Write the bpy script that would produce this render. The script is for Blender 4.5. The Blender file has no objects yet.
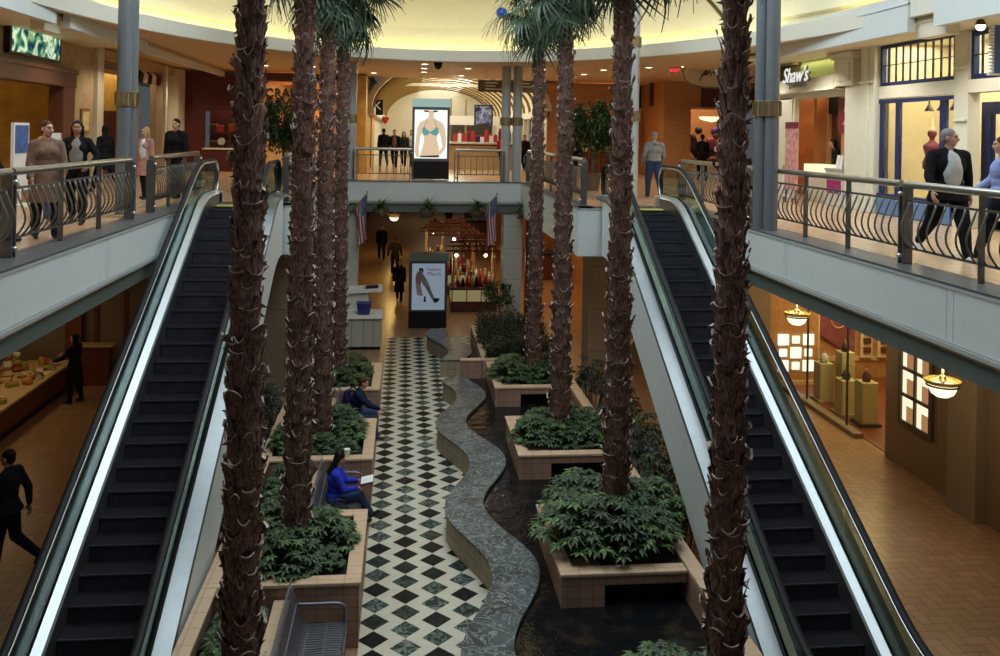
import bpy, math, random
from mathutils import Vector, Matrix, Euler
PI = math.pi
sc = bpy.context.scene
COL = sc.collection
rnd = random.Random(7)
U = 5.0            # upper floor height
T30 = math.tan(math.radians(30))

# ------------------------------------------------------------------ materials
MATS = {}
def newmat(name):
    m = bpy.data.materials.new(name); m.use_nodes = True
    nt = m.node_tree; nt.nodes.clear()
    out = nt.nodes.new('ShaderNodeOutputMaterial')
    MATS[name] = m
    return m, nt, out
class NT:
    def __init__(s, nt): s.nt = nt
    def n(s, typ, ins=None, **props):
        nd = s.nt.nodes.new(typ)
        for k, v in props.items(): setattr(nd, k, v)
        for k, v in (ins or {}).items():
            if isinstance(v, bpy.types.NodeSocket): s.nt.links.new(v, nd.inputs[k])
            else: nd.inputs[k].default_value = v
        return nd
    def m(s, op, a, b=0.0, c=None):
        ins = {0: a, 1: b}
        if c is not None: ins[2] = c
        return s.n('ShaderNodeMath', ins, operation=op).outputs[0]
    def mix(s, f, a, b):
        nd = s.n('ShaderNodeMix', {0: f}, data_type='RGBA')
        for k, v in ((6, a), (7, b)):
            if isinstance(v, bpy.types.NodeSocket): s.nt.links.new(v, nd.inputs[k])
            else: nd.inputs[k].default_value = rgba(v)
        return nd.outputs[2]
    def pos(s): return s.n('ShaderNodeTexCoord').outputs['Object']
    def noise(s, scale, detail=3, vec=None, rough=.55):
        return s.n('ShaderNodeTexNoise', {'Vector': vec if vec is not None else s.pos(), 'Scale': scale, 'Detail': detail, 'Roughness': rough}).outputs['Fac']
    def ramp(s, f, lo, hi):
        return s.n('ShaderNodeMapRange', {0: f, 1: lo, 2: hi, 3: 0.0, 4: 1.0}).outputs[0]
def rgba(c): return (c[0], c[1], c[2], 1.0) if len(c) == 3 else c
def bsdf(nt, out, col, rough=.5, metal=0., **kw):
    ins = {'Base Color': col if isinstance(col, bpy.types.NodeSocket) else rgba(col), 'Roughness': rough, 'Metallic': metal}
    ins.update(kw)
    b = nt.n('ShaderNodeBsdfPrincipled', ins)
    nt.nt.links.new(b.outputs[0], out.inputs[0])
    return b
def mat(name, col, rough=.5, metal=0., var=.12, vscale=6., bump=0., bscale=60., **kw):
    if name in MATS: return MATS[name]
    m, t, out = newmat(name); nt = NT(t)
    c = rgba(col)
    if var > 0:
        f = nt.noise(vscale, 4)
        lo = [x*(1-var) for x in c[:3]]; hi = [min(1, x*(1+var)) for x in c[:3]]
        c = nt.mix(nt.ramp(f, .3, .7), lo, hi)
    b = bsdf(nt, out, c, rough, metal, **kw)
    if bump > 0:
        bp = nt.n('ShaderNodeBump', {'Strength': bump, 'Distance': .02, 'Height': nt.noise(bscale, 4)})
        t.links.new(bp.outputs[0], b.inputs['Normal'])
    return m
def emit(name, col, strength):
    if name in MATS: return MATS[name]
    m, t, out = newmat(name); nt = NT(t)
    e = nt.n('ShaderNodeEmission', {'Color': rgba(col), 'Strength': strength})
    t.links.new(e.outputs[0], out.inputs[0])
    return m
def glass(name, tint=(.8, .9, .87), gloss=1.0, rough=.02, ior=1.45):
    m, t, out = newmat(name); nt = NT(t)
    tr = nt.n('ShaderNodeBsdfTransparent', {'Color': rgba(tint)})
    gl = nt.n('ShaderNodeBsdfGlossy', {'Color': rgba((.9, 1., .98)), 'Roughness': rough})
    fc = nt.n('ShaderNodeLayerWeight', {'Blend': .5}).outputs['Facing']
    fr = nt.m('ADD', nt.m('MULTIPLY', nt.m('POWER', fc, 5.0), .8), .035)
    mx = nt.n('ShaderNodeMixShader', {0: nt.m('MULTIPLY', fr, gloss)})
    t.links.new(tr.outputs[0], mx.inputs[1]); t.links.new(gl.outputs[0], mx.inputs[2])
    t.links.new(mx.outputs[0], out.inputs[0])
    return m
def tiles(name, c1, c2, grout, s=(.2, .2, .2), off=(0, 0, 0), w=.03, rough=.5, jit=.5):
    """square tiles in world axes, grout lines never on the axis the face looks along"""
    m, t, out = newmat(name); nt = NT(t)
    geo = nt.n('ShaderNodeNewGeometry')
    P = nt.n('ShaderNodeSeparateXYZ', {0: geo.outputs['Position']}).outputs
    Nn = nt.n('ShaderNodeSeparateXYZ', {0: geo.outputs['True Normal']}).outputs
    g = None; ids = []
    for i in range(3):
        u = nt.m('ADD', nt.m('DIVIDE', P[i], s[i]), off[i])
        fr = nt.m('FRACT', u)
        along = nt.m('LESS_THAN', nt.m('ABSOLUTE', Nn[i]), .6)
        line = nt.m('MULTIPLY', nt.m('LESS_THAN', fr, w/s[i]*.2), along)
        ids.append(nt.m('MULTIPLY', nt.m('FLOOR', u), along))
        g = line if g is None else nt.m('MAXIMUM', g, line)
    cid = nt.n('ShaderNodeCombineXYZ', {0: ids[0], 1: ids[1], 2: ids[2]}).outputs[0]
    wn = nt.n('ShaderNodeTexWhiteNoise', {'Vector': cid}).outputs['Value']
    sp = nt.noise(35, 4, geo.outputs['Position'])
    f = nt.m('ADD', nt.m('MULTIPLY', wn, jit), nt.m('MULTIPLY', sp, 1-jit))
    c = nt.mix(nt.ramp(f, .15, .85), c1, c2)
    c = nt.mix(g, c, grout)
    bsdf(nt, out, c, rough)
    return m
# ------------------------------------------------------------------ mesh builder
def catmull(pts, n=8, closed=False):
    pts = [Vector(p) for p in pts]; N = len(pts); out = []
    rng = range(N) if closed else range(N-1)
    for i in rng:
        p0 = pts[(i-1) % N] if (closed or i > 0) else pts[0]*2-pts[1]
        p1 = pts[i]; p2 = pts[(i+1) % N]
        p3 = pts[(i+2) % N] if (closed or i+2 < N) else pts[-1]*2-pts[-2]
        for k in range(n):
            t = k/n
            out.append(.5*((2*p1)+(p2-p0)*t+(2*p0-5*p1+4*p2-p3)*t*t+(3*p1-p0-3*p2+p3)*t**3))
    if not closed: out.append(pts[-1])
    return out
class MB:
    def __init__(s): s.v = []; s.f = []; s.mi = []; s.cur = 0; s.M = None
    def mat(s, i): s.cur = i; return s
    def xf(s, M): s.M = M; return s
    def add(s, vs, fs):
        o = len(s.v)
        for p in vs:
            p = Vector(p)
            if s.M is not None: p = s.M @ p
            s.v.append(p)
        for f in fs: s.f.append([i+o for i in f]); s.mi.append(s.cur)
        return s
    def box(s, x0, x1, y0, y1, z0, z1):
        return s.add([(x0,y0,z0),(x1,y0,z0),(x1,y1,z0),(x0,y1,z0),(x0,y0,z1),(x1,y0,z1),(x1,y1,z1),(x0,y1,z1)],
            [(0,3,2,1),(4,5,6,7),(0,1,5,4),(1,2,6,5),(2,3,7,6),(3,0,4,7)])
    def bar(s, a, b, w, h, up=(0,0,1)):
        a, b = Vector(a), Vector(b); d = (b-a).normalized(); u = Vector(up)
        if abs(d.dot(u)) > .98: u = Vector((0,1,0))
        r = d.cross(u).normalized(); u = r.cross(d).normalized()
        vs = [p + r*(sx*w/2) + u*(sz*h/2) for p in (a, b) for sx, sz in ((-1,-1),(1,-1),(1,1),(-1,1))]
        return s.add(vs, [(0,1,2,3),(7,6,5,4),(0,4,5,1),(1,5,6,2),(2,6,7,3),(3,7,4,0)])
    def quad(s, a, b, c, d): return s.add([a, b, c, d], [(0,1,2,3)])
    def poly(s, pts): return s.add(pts, [tuple(range(len(pts)))])
    def prism(s, pts, d):
        """planar polygon pts extruded by vector d"""
        n = len(pts); d = Vector(d); P = [Vector(p) for p in pts]
        fs = [tuple(range(n))[::-1], tuple(range(n, 2*n))]+[(i, (i+1) % n, n+(i+1) % n, n+i) for i in range(n)]
        return s.add(P+[p+d for p in P], fs)
    def strip(s, A, B):
        n = len(A)
        return s.add(list(A)+list(B), [(i, i+1, n+i+1, n+i) for i in range(n-1)])
    def loft(s, rings, caps=True, closed=True):
        n = len(rings[0]); vs = [p for r in rings for p in r]; fs = []
        for k in range(len(rings)-1):
            for i in range(n if closed else n-1):
                j = (i+1) % n
                fs.append((k*n+i, k*n+j, (k+1)*n+j, (k+1)*n+i))
        if caps: fs += [tuple(range(n))[::-1], tuple((len(rings)-1)*n+i for i in range(n))]
        return s.add(vs, fs)
    def tube(s, path, r, n=8, flat=1.0, caps=True):
        path = [Vector(p) for p in path]; rings = []
        ref = Vector((0,0,1)); prev = None
        for i, p in enumerate(path):
            d = (path[min(i+1, len(path)-1)]-path[max(i-1, 0)]).normalized()
            if prev is None:
                u = ref if abs(d.dot(ref)) < .95 else Vector((1,0,0))
                a = d.cross(u).normalized()
            else:
                a = (prev - d*prev.dot(d)).normalized()
            prev = a; b = a.cross(d).normalized()
            rr = r[i] if isinstance(r, (list, tuple)) else r
            rings.append([p + a*(math.cos(2*PI*k/n)*rr) + b*(math.sin(2*PI*k/n)*rr*flat) for k in range(n)])
        return s.loft(rings, caps)
    def cyl(s, a, b, r, n=12, r2=None): return s.tube([a, b], [r, r if r2 is None else r2], n)
    def lathe(s, prof, o=(0,0,0), n=16, caps=True):
        o = Vector(o)
        return s.loft([[o+Vector((r*math.cos(2*PI*k/n), r*math.sin(2*PI*k/n), z)) for k in range(n)] for r, z in prof], caps)
    def ell(s, c, r, nu=12, nv=8):
        c = Vector(c); r = (r, r, r) if isinstance(r, (int, float)) else r
        rings = []
        for j in range(nv+1):
            t = PI*(j+.0)/nv; t = min(max(t, .03), PI-.03)
            rings.append([c+Vector((r[0]*math.sin(t)*math.cos(2*PI*k/nu), r[1]*math.sin(t)*math.sin(2*PI*k/nu), -r[2]*math.cos(t))) for k in range(nu)])
        return s.loft(rings)
    def build(s, name, mats, parent=None, smooth=False, bevel=0., auto=None):
        me = bpy.data.meshes.new(name)
        off = Vector((0,0,0))
        p = parent
        while p is not None: off = off + p.location; p = p.parent
        me.from_pydata([tuple(v-off) for v in s.v], [], s.f)
        if not isinstance(mats, (list, tuple)): mats = [mats]
        for m in mats: me.materials.append(m)
        me.polygons.foreach_set('material_index', s.mi)
        if smooth: me.polygons.foreach_set('use_smooth', [True]*len(me.polygons))
        me.update()
        if auto is not None: me.set_sharp_from_angle(angle=math.radians(auto))
        o = bpy.data.objects.new(name, me); COL.objects.link(o)
        if parent is not None: o.parent = parent
        if bevel > 0:
            b = o.modifiers.new('bevel', 'BEVEL'); b.width = bevel; b.segments = 2; b.limit_method = 'ANGLE'
        return o
def tag(o, label=None, cat=None, group=None, kind=None):
    if label: o['label'] = label
    if cat: o['category'] = cat
    if group: o['group'] = group
    if kind: o['kind'] = kind
    return o
def thing(name, label, cat, loc=(0,0,0), rot=0., group=None):
    o = bpy.data.objects.new(name, None); COL.objects.link(o)
    o.empty_display_size = .1
    o.location = loc; o.rotation_euler = (0, 0, rot)
    return tag(o, label, cat, group)
def struct(o): o['kind'] = 'structure'; return o
def kids(o): return [c for c in o.children]
def dup(root, loc=None, rot=None, label=None, group=None, scale=None):
    r = root.copy(); COL.objects.link(r)
    if loc is not None: r.location = loc
    if rot is not None: r.rotation_euler = rot if isinstance(rot, (tuple, list)) else (0, 0, rot)
    if scale is not None: r.scale = scale if isinstance(scale, (tuple, list)) else (scale,)*3
    if label: r['label'] = label
    if group: r['group'] = group
    for ch in kids(root):
        c = ch.copy(); COL.objects.link(c); c.parent = r
        for g in kids(ch):
            d = g.copy(); COL.objects.link(d); d.parent = c
    return r
def text_mb(body, size, M, depth=.01, font=None, align='CENTER', shear=0., space=1.0):
    """letters as mesh data in a new MB; M maps text plane (x right, y up) to world"""
    cu = bpy.data.curves.new('t', 'FONT'); cu.body = body; cu.size = size; cu.extrude = depth/2
    cu.align_x = align; cu.align_y = 'CENTER'; cu.shear = shear; cu.space_character = space; cu.resolution_u = 3
    o = bpy.data.objects.new('t', cu); COL.objects.link(o)
    bpy.context.view_layer.update()
    me = bpy.data.meshes.new_from_object(o.evaluated_get(bpy.context.evaluated_depsgraph_get()))
    mb = MB(); mb.M = M
    mb.add([v.co for v in me.vertices], [tuple(p.vertices) for p in me.polygons])
    bpy.data.objects.remove(o); bpy.data.curves.remove(cu); bpy.data.meshes.remove(me)
    mb.M = None
    return mb
def plane_M(origin, right, up):
    r = Vector(right).normalized(); u = Vector(up).normalized(); n = r.cross(u)
    M = Matrix((r, u, n)).transposed().to_4x4(); M.translation = Vector(origin)
    return M

# ------------------------------------------------------------------ palette
M_white = mat('white_panel_paint', (.62, .665, .65), .45, var=.03)
M_cream = mat('cream_paint', (.72, .66, .50), .6, var=.03)
M_beam = mat('grey_green_paint', (.105, .13, .115), .6, var=.06)
M_trimgrey = mat('grey_moulding_paint', (.36, .38, .36), .55, var=.05)
M_granite = mat('dark_granite', (.085, .09, .095), .35, var=.25, vscale=40)
M_steel = mat('brushed_steel', (.55, .56, .55), .28, 1., var=.05)
M_silver = mat('silver_deck', (.50, .535, .54), .34, .75, var=.04)
M_outer = mat('outer_deck_steel', (.20, .218, .218), .30, .7, var=.06)
M_darksteel = mat('dark_steel', (.13, .13, .135), .38, .8, var=.1)
M_railgrey = mat('rail_grey_steel', (.17, .165, .155), .36, .75, var=.1)
M_bluegrey = mat('blue_grey_column_paint', (.155, .172, .188), .35, .25, var=.05)
M_litcol = mat('dome_lit_column_paint', (.44, .48, .50), .4, .1, var=.04)  # lighter copy of the column paint; dome light put into the back columns' colour
M_brass = mat('aged_brass', (.40, .31, .18), .35, .9, var=.15)
M_black = mat('black_rubber', (.010, .010, .012), .6, var=.1, **{'Specular IOR Level': .25})
M_blackgloss = mat('black_gloss', (.012, .012, .015), .15, var=0)
M_tread = mat('escalator_tread_metal', (.0075, .0075, .011), .65, 0, var=.2, **{'Specular IOR Level': .2})
M_riser = mat('escalator_riser_metal', (.046, .046, .062), .65, 0, var=.2, **{'Specular IOR Level': .2})
M_edge = mat('tread_edge_metal', (.06, .065, .085), .45, .5, var=.15)
M_yellow = mat('yellow_paint', (.75, .68, .05), .5, var=.05)
M_wood = mat('dark_wood', (.10, .035, .02), .4, var=.25, vscale=14)
M_orangewood = mat('orange_wood', (.46, .23, .10), .4, var=.15, vscale=9)
M_brown = mat('brown_panel', (.115, .075, .05), .55, var=.08)
M_tan = mat('tan_wallpaper', (.44, .34, .21), .7, var=.12, vscale=5)
M_red = mat('red_paint', (.5, .02, .02), .5, var=.05)
M_lightwood = mat('pale_wood', (.55, .40, .22), .5, var=.1)
M_glass = glass('balustrade_glass', (.66, .76, .74), .8)
M_window = glass('shop_glass', (.93, .95, .93), .5)
M_soil = mat('dark_soil', (.015, .012, .009), .9, var=.4, vscale=20)
M_coral = mat('peach_ceiling_paint', (.60, .45, .29), .7, var=.03)
M_dome = mat('cream_dome_paint', (.80, .76, .58), .7, var=.02)
L_warm = emit('warm_lamp', (1, .80, .5), 14)
L_white = emit('white_lamp', (1, .95, .85), 12)
L_cove = emit('cove_tube_light', (1, .86, .44), 21)
# ================================================================== SETTING
def checker_mat():
    m, t, out = newmat('checker_marble'); nt = NT(t)
    P = nt.n('ShaderNodeNewGeometry').outputs['Position']
    X, Y, Z = nt.n('ShaderNodeSeparateXYZ', {0: P}).outputs
    u = nt.m('ADD', nt.m('DIVIDE', nt.m('SUBTRACT', X, .12), .42), .5)
    col = nt.m('FLOOR', u); fu = nt.m('SUBTRACT', nt.m('FRACT', u), .5)
    par = nt.m('MULTIPLY', nt.m('FLOORED_MODULO', col, 2.0), .5)
    v = nt.m('ADD', nt.m('ADD', nt.m('DIVIDE', Y, .42), par), .429)
    row = nt.m('FLOOR', v); fv = nt.m('SUBTRACT', nt.m('FRACT', v), .5)
    d = nt.m('ADD', nt.m('ABSOLUTE', fu), nt.m('ABSOLUTE', fv))
    blk = nt.m('LESS_THAN', d, .485)
    cid = nt.n('ShaderNodeCombineXYZ', {0: col, 1: row}).outputs[0]
    wn = nt.n('ShaderNodeTexWhiteNoise', {'Vector': cid}).outputs['Value']
    off = nt.n('ShaderNodeVectorMath', {0: P, 1: nt.n('ShaderNodeVectorMath', {0: cid, 1: (3.1, 1.7, 0)}, operation='MULTIPLY').outputs[0]}, operation='ADD').outputs[0]
    vein = nt.n('ShaderNodeTexNoise', {'Vector': off, 'Scale': 5, 'Detail': 6, 'Distortion': 1.6}).outputs['Fac']
    vein = nt.ramp(nt.m('ABSOLUTE', nt.m('SUBTRACT', vein, .5)), .06, .0)
    dark = nt.mix(nt.ramp(wn, .25, 1), (.008, .010, .009), (.026, .042, .032))
    dark = nt.mix(nt.m('MULTIPLY', vein, nt.m('MULTIPLY', nt.m('POWER', wn, 2.0), .55)), dark, (.40, .46, .42))
    # white zigzag: triangles, some pink, joints on the square grid
    e = nt.m('GREATER_THAN', nt.m('ABSOLUTE', nt.m('SUBTRACT', nt.m('ABSOLUTE', fu), .495)), .008)
    wn2 = nt.n('ShaderNodeTexWhiteNoise', {'Vector': nt.n('ShaderNodeVectorMath', {0: cid, 1: (9, 5, 1)}, operation='ADD').outputs[0]}).outputs['Value']
    lite = nt.mix(nt.ramp(wn2, .5, 1.1), (.54, .51, .40), (.52, .43, .33))
    lite = nt.mix(nt.ramp(nt.noise(9, 4, P), .3, .8), lite, (.47, .45, .37))
    c = nt.mix(blk, lite, dark)
    bsdf(nt, out, c, .38, **{'Specular IOR Level': .06})
    return m
def brick_floor_mat(name, c1, c2, mort, sx=.42, rough=.3):
    """herringbone of 2:1 bricks, sx/2 metres wide"""
    m, t, out = newmat(name); nt = NT(t)
    P = nt.n('ShaderNodeNewGeometry').outputs['Position']
    X, Y, Z = nt.n('ShaderNodeSeparateXYZ', {0: P}).outputs
    x = nt.m('DIVIDE', X, sx*.5); y = nt.m('DIVIDE', Y, sx*.5)
    i = nt.m('FLOOR', x); j = nt.m('FLOOR', y); fx = nt.m('FRACT', x); fy = nt.m('FRACT', y)
    k = nt.m('FLOOR', nt.m('ADD', nt.m('FLOORED_MODULO', nt.m('SUBTRACT', i, j), 4.0), .5))
    is_ = lambda v: nt.m('COMPARE', k, float(v), .1)
    k0, k1, k2, k3 = is_(0), is_(1), is_(2), is_(3)
    L = fx; R = nt.m('SUBTRACT', 1.0, fx); B = fy; T = nt.m('SUBTRACT', 1.0, fy)
    def gate(d, *off): # edge does not count where one of the flags is set
        for o in off: d = nt.m('ADD', d, o)
        return d
    d = nt.m('MINIMUM', nt.m('MINIMUM', gate(L, k1), gate(R, k0)), nt.m('MINIMUM', gate(B, k2), gate(T, k3)))
    g = nt.m('LESS_THAN', d, .035)
    cid = nt.n('ShaderNodeCombineXYZ', {0: nt.m('SUBTRACT', i, k1), 1: nt.m('SUBTRACT', j, k2)}).outputs[0]
    wn = nt.n('ShaderNodeTexWhiteNoise', {'Vector': cid}).outputs['Value']
    c = nt.mix(wn, c1, c2)
    c = nt.mix(nt.m('MULTIPLY', nt.noise(2.2, 4, P), .4), c, [q*.6 for q in c1])
    c = nt.mix(g, c, mort)
    bsdf(nt, out, c, rough)
    return m
M_checker = checker_mat()
M_brick = brick_floor_mat('orange_brick_floor', (.41, .255, .145), (.30, .185, .105), (.12, .08, .05), .34)
M_uptile = brick_floor_mat('peach_floor_tile', (.60, .42, .26), (.55, .37, .22), (.36, .25, .16), .62, .22)
M_tile = tiles('pink_tan_tile', (.27, .16, .115), (.36, .22, .155), (.16, .10, .075), (.17, .17, .17), (0, .2, 0), .05, .5)
M_rim = tiles('tan_rim_tile', (.47, .33, .21), (.56, .39, .26), (.32, .23, .15), (.34, .34, .34), (0, .2, .4), .06, .4)

m = MB(); m.box(-14, 16, 1, 75, -.2, 0)
struct(m.build('floor_lower', M_brick))
m = MB(); m.box(-.48, 2.2, 6, 28.6, 0, .004)
struct(m.build('floor_walkway', M_checker))
m = MB(); m.box(2.2, 4.3, 22.2, 28.6, 0, .004)
M_stone = tiles('pale_stone_floor', (.42, .37, .29), (.5, .44, .34), (.25, .2, .15), (.4, .4, .4))
struct(m.build('floor_paving', M_stone))

# upper floor slabs
m = MB()
m.box(-14, -4.25, 3, 18.9, 4.30, U)
m.box(-14, -2.35, 18.9, 28.2, 4.30, U)
m.box(-14, 16, 28.2, 75, 4.30, U)
m.box(3.78, 16, 18.8, 28.2, 4.30, U)
m.box(5.96, 16, 3, 18.8, 4.30, U)
struct(m.build('floor_upper', M_uptile))
# lower ceiling (underside of the slabs)
m = MB()
m.box(-14, -4.35, 3, 18.9, 4.22, 4.30); m.box(-14, -2.45, 18.9, 28.2, 4.22, 4.30)
m.box(-14, 16, 28.3, 75, 4.22, 4.30); m.box(3.88, 16, 18.9, 28.2, 4.22, 4.30); m.box(6.06, 16, 3, 18.9, 4.22, 4.30)
struct(m.build('ceiling_lower', M_coral))

# white fascia, mouldings, green-grey beam and dark curb along every edge of the void
EDGES = [((-4.25, 3), (-4.25, 18.87)), ((-4.25, 18.87), (-2.33, 18.87)), ((-2.33, 18.87), (-2.33, 28.2)), ((-2.33, 28.2), (3.76, 28.2)),
         ((3.76, 28.2), (3.76, 18.77)), ((3.76, 18.77), (5.96, 18.77)), ((5.96, 18.77), (5.96, 3))]
def edge_box(mb, a, b, out, back, z0, z1):
    """box along edge a-b; the void lies on the left of a->b reversed: 'out' metres into the void, 'back' metres into the slab"""
    a, b = Vector((*a, 0)), Vector((*b, 0)); d = (b-a).normalized(); n = Vector((d.y, -d.x, 0))   # into the void
    e0 = a - d*0; e1 = b + d*0
    pts = [e0+n*out, e1+n*out, e1-n*back, e0-n*back]
    mb.prism([p+Vector((0, 0, z0)) for p in pts], (0, 0, z1-z0))
fz = [MB() for _ in range(4)]
for i, (a, b) in enumerate(EDGES):
    deep = i in (1, 2, 4, 5)
    edge_box(fz[0], a, b, .02, .12, 3.99 if deep else 4.41, 5.0)
    if deep: edge_box(fz[1], a, b, .03, .1, 4.985, 5.02)
    if not deep: edge_box(fz[1], a, b, .028, .12, 4.395, 4.415); edge_box(fz[1], a, b, .05, .12, 4.345, 4.392)
    if not deep: edge_box(fz[1], a, b, -.02, .14, 4.30, 4.345); edge_box(fz[1], a, b, .03, .1, 4.985, 5.02)
    if not deep: edge_box(fz[2], a, b, -.05, .30, 4.06, 4.30)
    w = .50 if i in (0, 6) else .30
    if i not in (1, 5): edge_box(fz[3], a, b, .022, w, 5.0, 5.05)
edge_box(fz[3], (-2.75, 18.87), (-2.33, 18.87), 0, .3, 5.0, 5.05); edge_box(fz[3], (3.76, 18.77), (4.3, 18.77), 0, .3, 5.0, 5.05)
struct(fz[0].build('trim_fascia', M_white)); struct(fz[1].build('trim_moulding', M_trimgrey))
struct(fz[2].build('trim_beam', M_beam)); struct(fz[3].build('trim_curb', M_granite))
# narrow joints in the fascia panels
m = MB()
for y in (6.2, 6.32, 9.0, 9.12, 13.2, 13.3, 17.0, 17.1):
    m.box(-4.235, -4.229, y, y+.012, 4.42, 4.98); m.box(5.939, 5.945, y, y+.012, 4.42, 4.98)
struct(m.build('trim_joint', M_trimgrey))

# ------------------------------------------------------------------ upper ceiling with the stadium opening
CE = 8.8
def outline(d=0.0, n=40, y0=1.0):
    """the opening's edge from the front left round the back to the front right; d > 0 moves it outwards"""
    cx, cy, a, b = 1.1, 15.0, 7.7+d, 11.9+d
    pts = [(cx-a, y) for y in [y0+(cy-y0)*k/10 for k in range(10)]]
    pts += [(cx-a*math.cos(PI*k/n), cy+b*math.sin(PI*k/n)) for k in range(n+1)]
    pts += [(cx+a, y) for y in [cy-(cy-y0)*k/10 for k in range(1, 11)]]
    return pts
def ring(d, z, s=1.0):
    return [Vector((1.1+(x-1.1)*s, 13+(y-13)*s if s != 1 else y, z)) for x, y in outline(d)]
m = MB()
o = outline(0)
half = len(o)//2
L, R = o[:half+1], o[half:][::-1]
m.strip([Vector((-14, y, CE)) for x, y in L], [Vector((x, y, CE)) for x, y in L])
m.strip([Vector((x, y, CE)) for x, y in R], [Vector((16, y, CE)) for x, y in R])
ym = o[half][1]
m.quad((-14, ym, CE), (-1.1, ym, CE), (-1.1, 36, CE), (-14, 36, CE)); m.quad((-1.1, ym, CE), (5.6, ym, CE), (5.6, 36, CE), (-1.1, 36, CE))
m.quad((5.6, ym, CE), (16, ym, CE), (16, 36, CE), (5.6, 36, CE))
m.quad((-14, 36, CE), (-1.3, 36, CE), (-1.3, 75, CE), (-14, 75, CE)); m.quad((5.8, 36, CE), (16, 36, CE), (16, 75, CE), (5.8, 75, CE))
struct(m.build('ceiling_upper', M_coral))
# white ring band with its top ledge
m = MB()
m.strip(ring(0, CE-.03), ring(0, CE+.30)); m.strip(ring(0, CE+.30), ring(.10, CE+.30)); m.strip(ring(.10, CE+.30), ring(.10, CE+.02))
m.strip(ring(.18, CE-.03), ring(0, CE-.03)); m.strip(ring(.18, CE), ring(.18, CE-.03))
struct(m.build('trim_ceiling_ring', mat('cove_lit_ring_white', (.70, .68, .58), .5, var=.02), smooth=True, auto=40))  # warm tint puts the cove light's spill into the white
# cove floor, cove wall, step and dome up to the skylight
m = MB()
m.strip(ring(.10, CE+.04), ring(.85, CE+.04)); m.strip(ring(.85, CE+.04), ring(.85, CE+.62)); m.strip(ring(.85, CE+.62), ring(.70, CE+.66))
prev = ring(.70, CE+.66)
for k in range(1, 13):
    t = k/12*PI*.40
    cur = ring(.70, CE+.66+3.6*math.sin(t), 1-.62*(1-math.cos(t)))
    m.strip(prev, cur); prev = cur
top = prev
struct(m.build('ceiling_dome', M_dome, smooth=True, auto=40))
m = MB()
c0 = [p for p in top]
m.poly(c0)
struct(m.build('window_skylight', emit('skylight_daylight', (.80, .92, 1.0), 5.4)))
m = MB()
m.tube([p+Vector((0, 0, 0)) for p in ring(.35, CE+.12)], .025, 6)
struct(m.build('trim_cove_light', L_cove))
# deep white side panels and the recessed cream pilasters between them
m = MB(); pm = MB()
for x, sg in ((-6.6, -1), (8.8, 1)):
    ys = [(1, 5.6), (6.6, 11.2), (12.2, 14.85)] if sg > 0 else [(1, 5.9), (6.9, 10.6), (11.6, 13.65), (14.75, 18.2)]
    ys = {-1: [(1, 9.5), (10.3, 17.45), (18.15, 23.4)], 1: [(1, 6.0), (6.8, 13.95), (14.72, 20.3)]}[sg]
    for a, b in ys:
        xi = x-.045*sg
        m.box(min(xi, xi+.14*sg), max(xi, xi+.14*sg), a, b, 8.52, 9.18)
        m.box(min(xi-.02*sg, xi+.14*sg), max(xi-.02*sg, xi+.14*sg), a, b, 9.0, 9.03)
    for (a, b), (c, d) in zip(ys, ys[1:]):
        pm.box(min(x+.16*sg, x+.4*sg), max(x+.16*sg, x+.4*sg), b-.05, c+.05, 8.4, 11)
    # soffit behind the panels
    pm.box(min(x+.14*sg, x+1.72*sg), max(x+.14*sg, x+1.72*sg), 1, 24, 8.66, 8.74)
struct(m.build('trim_side_panel', M_white)); struct(pm.build('trim_side_soffit', M_cream))
# lower white trim that runs on along the left to the far wall
m = MB(); m.box(-6.76, -6.62, 23.4, 33.4, 8.52, 8.68)
struct(m.build('trim_soffit_edge', M_white))

# ------------------------------------------------------------------ world + camera
w = bpy.data.worlds.new('world'); sc.world = w; w.use_nodes = True
w.node_tree.nodes['Background'].inputs[0].default_value = (.55, .62, .70, 1)
w.node_tree.nodes['Background'].inputs[1].default_value = .12
cd = bpy.data.cameras.new('camera'); cam = bpy.data.objects.new('camera', cd); COL.objects.link(cam); sc.camera = cam
F = 885.
cd.sensor_fit = 'HORIZONTAL'; cd.sensor_width = 36; cd.lens = F*36/1000
cd.shift_y = -(328-133.6)/1000
cd.clip_start = .05; cd.clip_end = 300
yaw = math.atan(95/F); roll = math.radians(1.0)
cam.matrix_world = Matrix.Translation((0, 0, 6.6)) @ Matrix.Rotation(-yaw, 4, 'Z') @ Matrix.Rotation(PI/2, 4, 'X') @ Matrix.Rotation(roll, 4, 'Z')
sc.view_settings.view_transform = 'Standard'; sc.view_settings.look = 'None'; sc.view_settings.gamma = 1; sc.view_settings.use_curve_mapping = False
sc.view_settings.exposure = 0.0
sc.cycles.use_denoising = True
sc.cycles.max_bounces = 8; sc.cycles.transparent_max_bounces = 16; sc.cycles.caustics_reflective = False; sc.cycles.caustics_refractive = False
sc.cycles.sample_clamp_indirect = 4

def area(name, loc, size, power, col=(1, .82, .55), rot=(0, 0, 0), sy=None):
    l = bpy.data.lights.new(name, 'AREA'); l.energy = power; l.color = col; l.size = size
    if sy: l.shape = 'RECTANGLE'; l.size_y = sy
    o = bpy.data.objects.new(name, l); COL.objects.link(o); o.location = loc; o.rotation_euler = rot
    return o
def point(name, loc, power, col=(1, .78, .48), r=.08):
    l = bpy.data.lights.new(name, 'POINT'); l.energy = power; l.color = col; l.shadow_soft_size = r
    o = bpy.data.objects.new(name, l); COL.objects.link(o); o.location = loc
    return o
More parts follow.
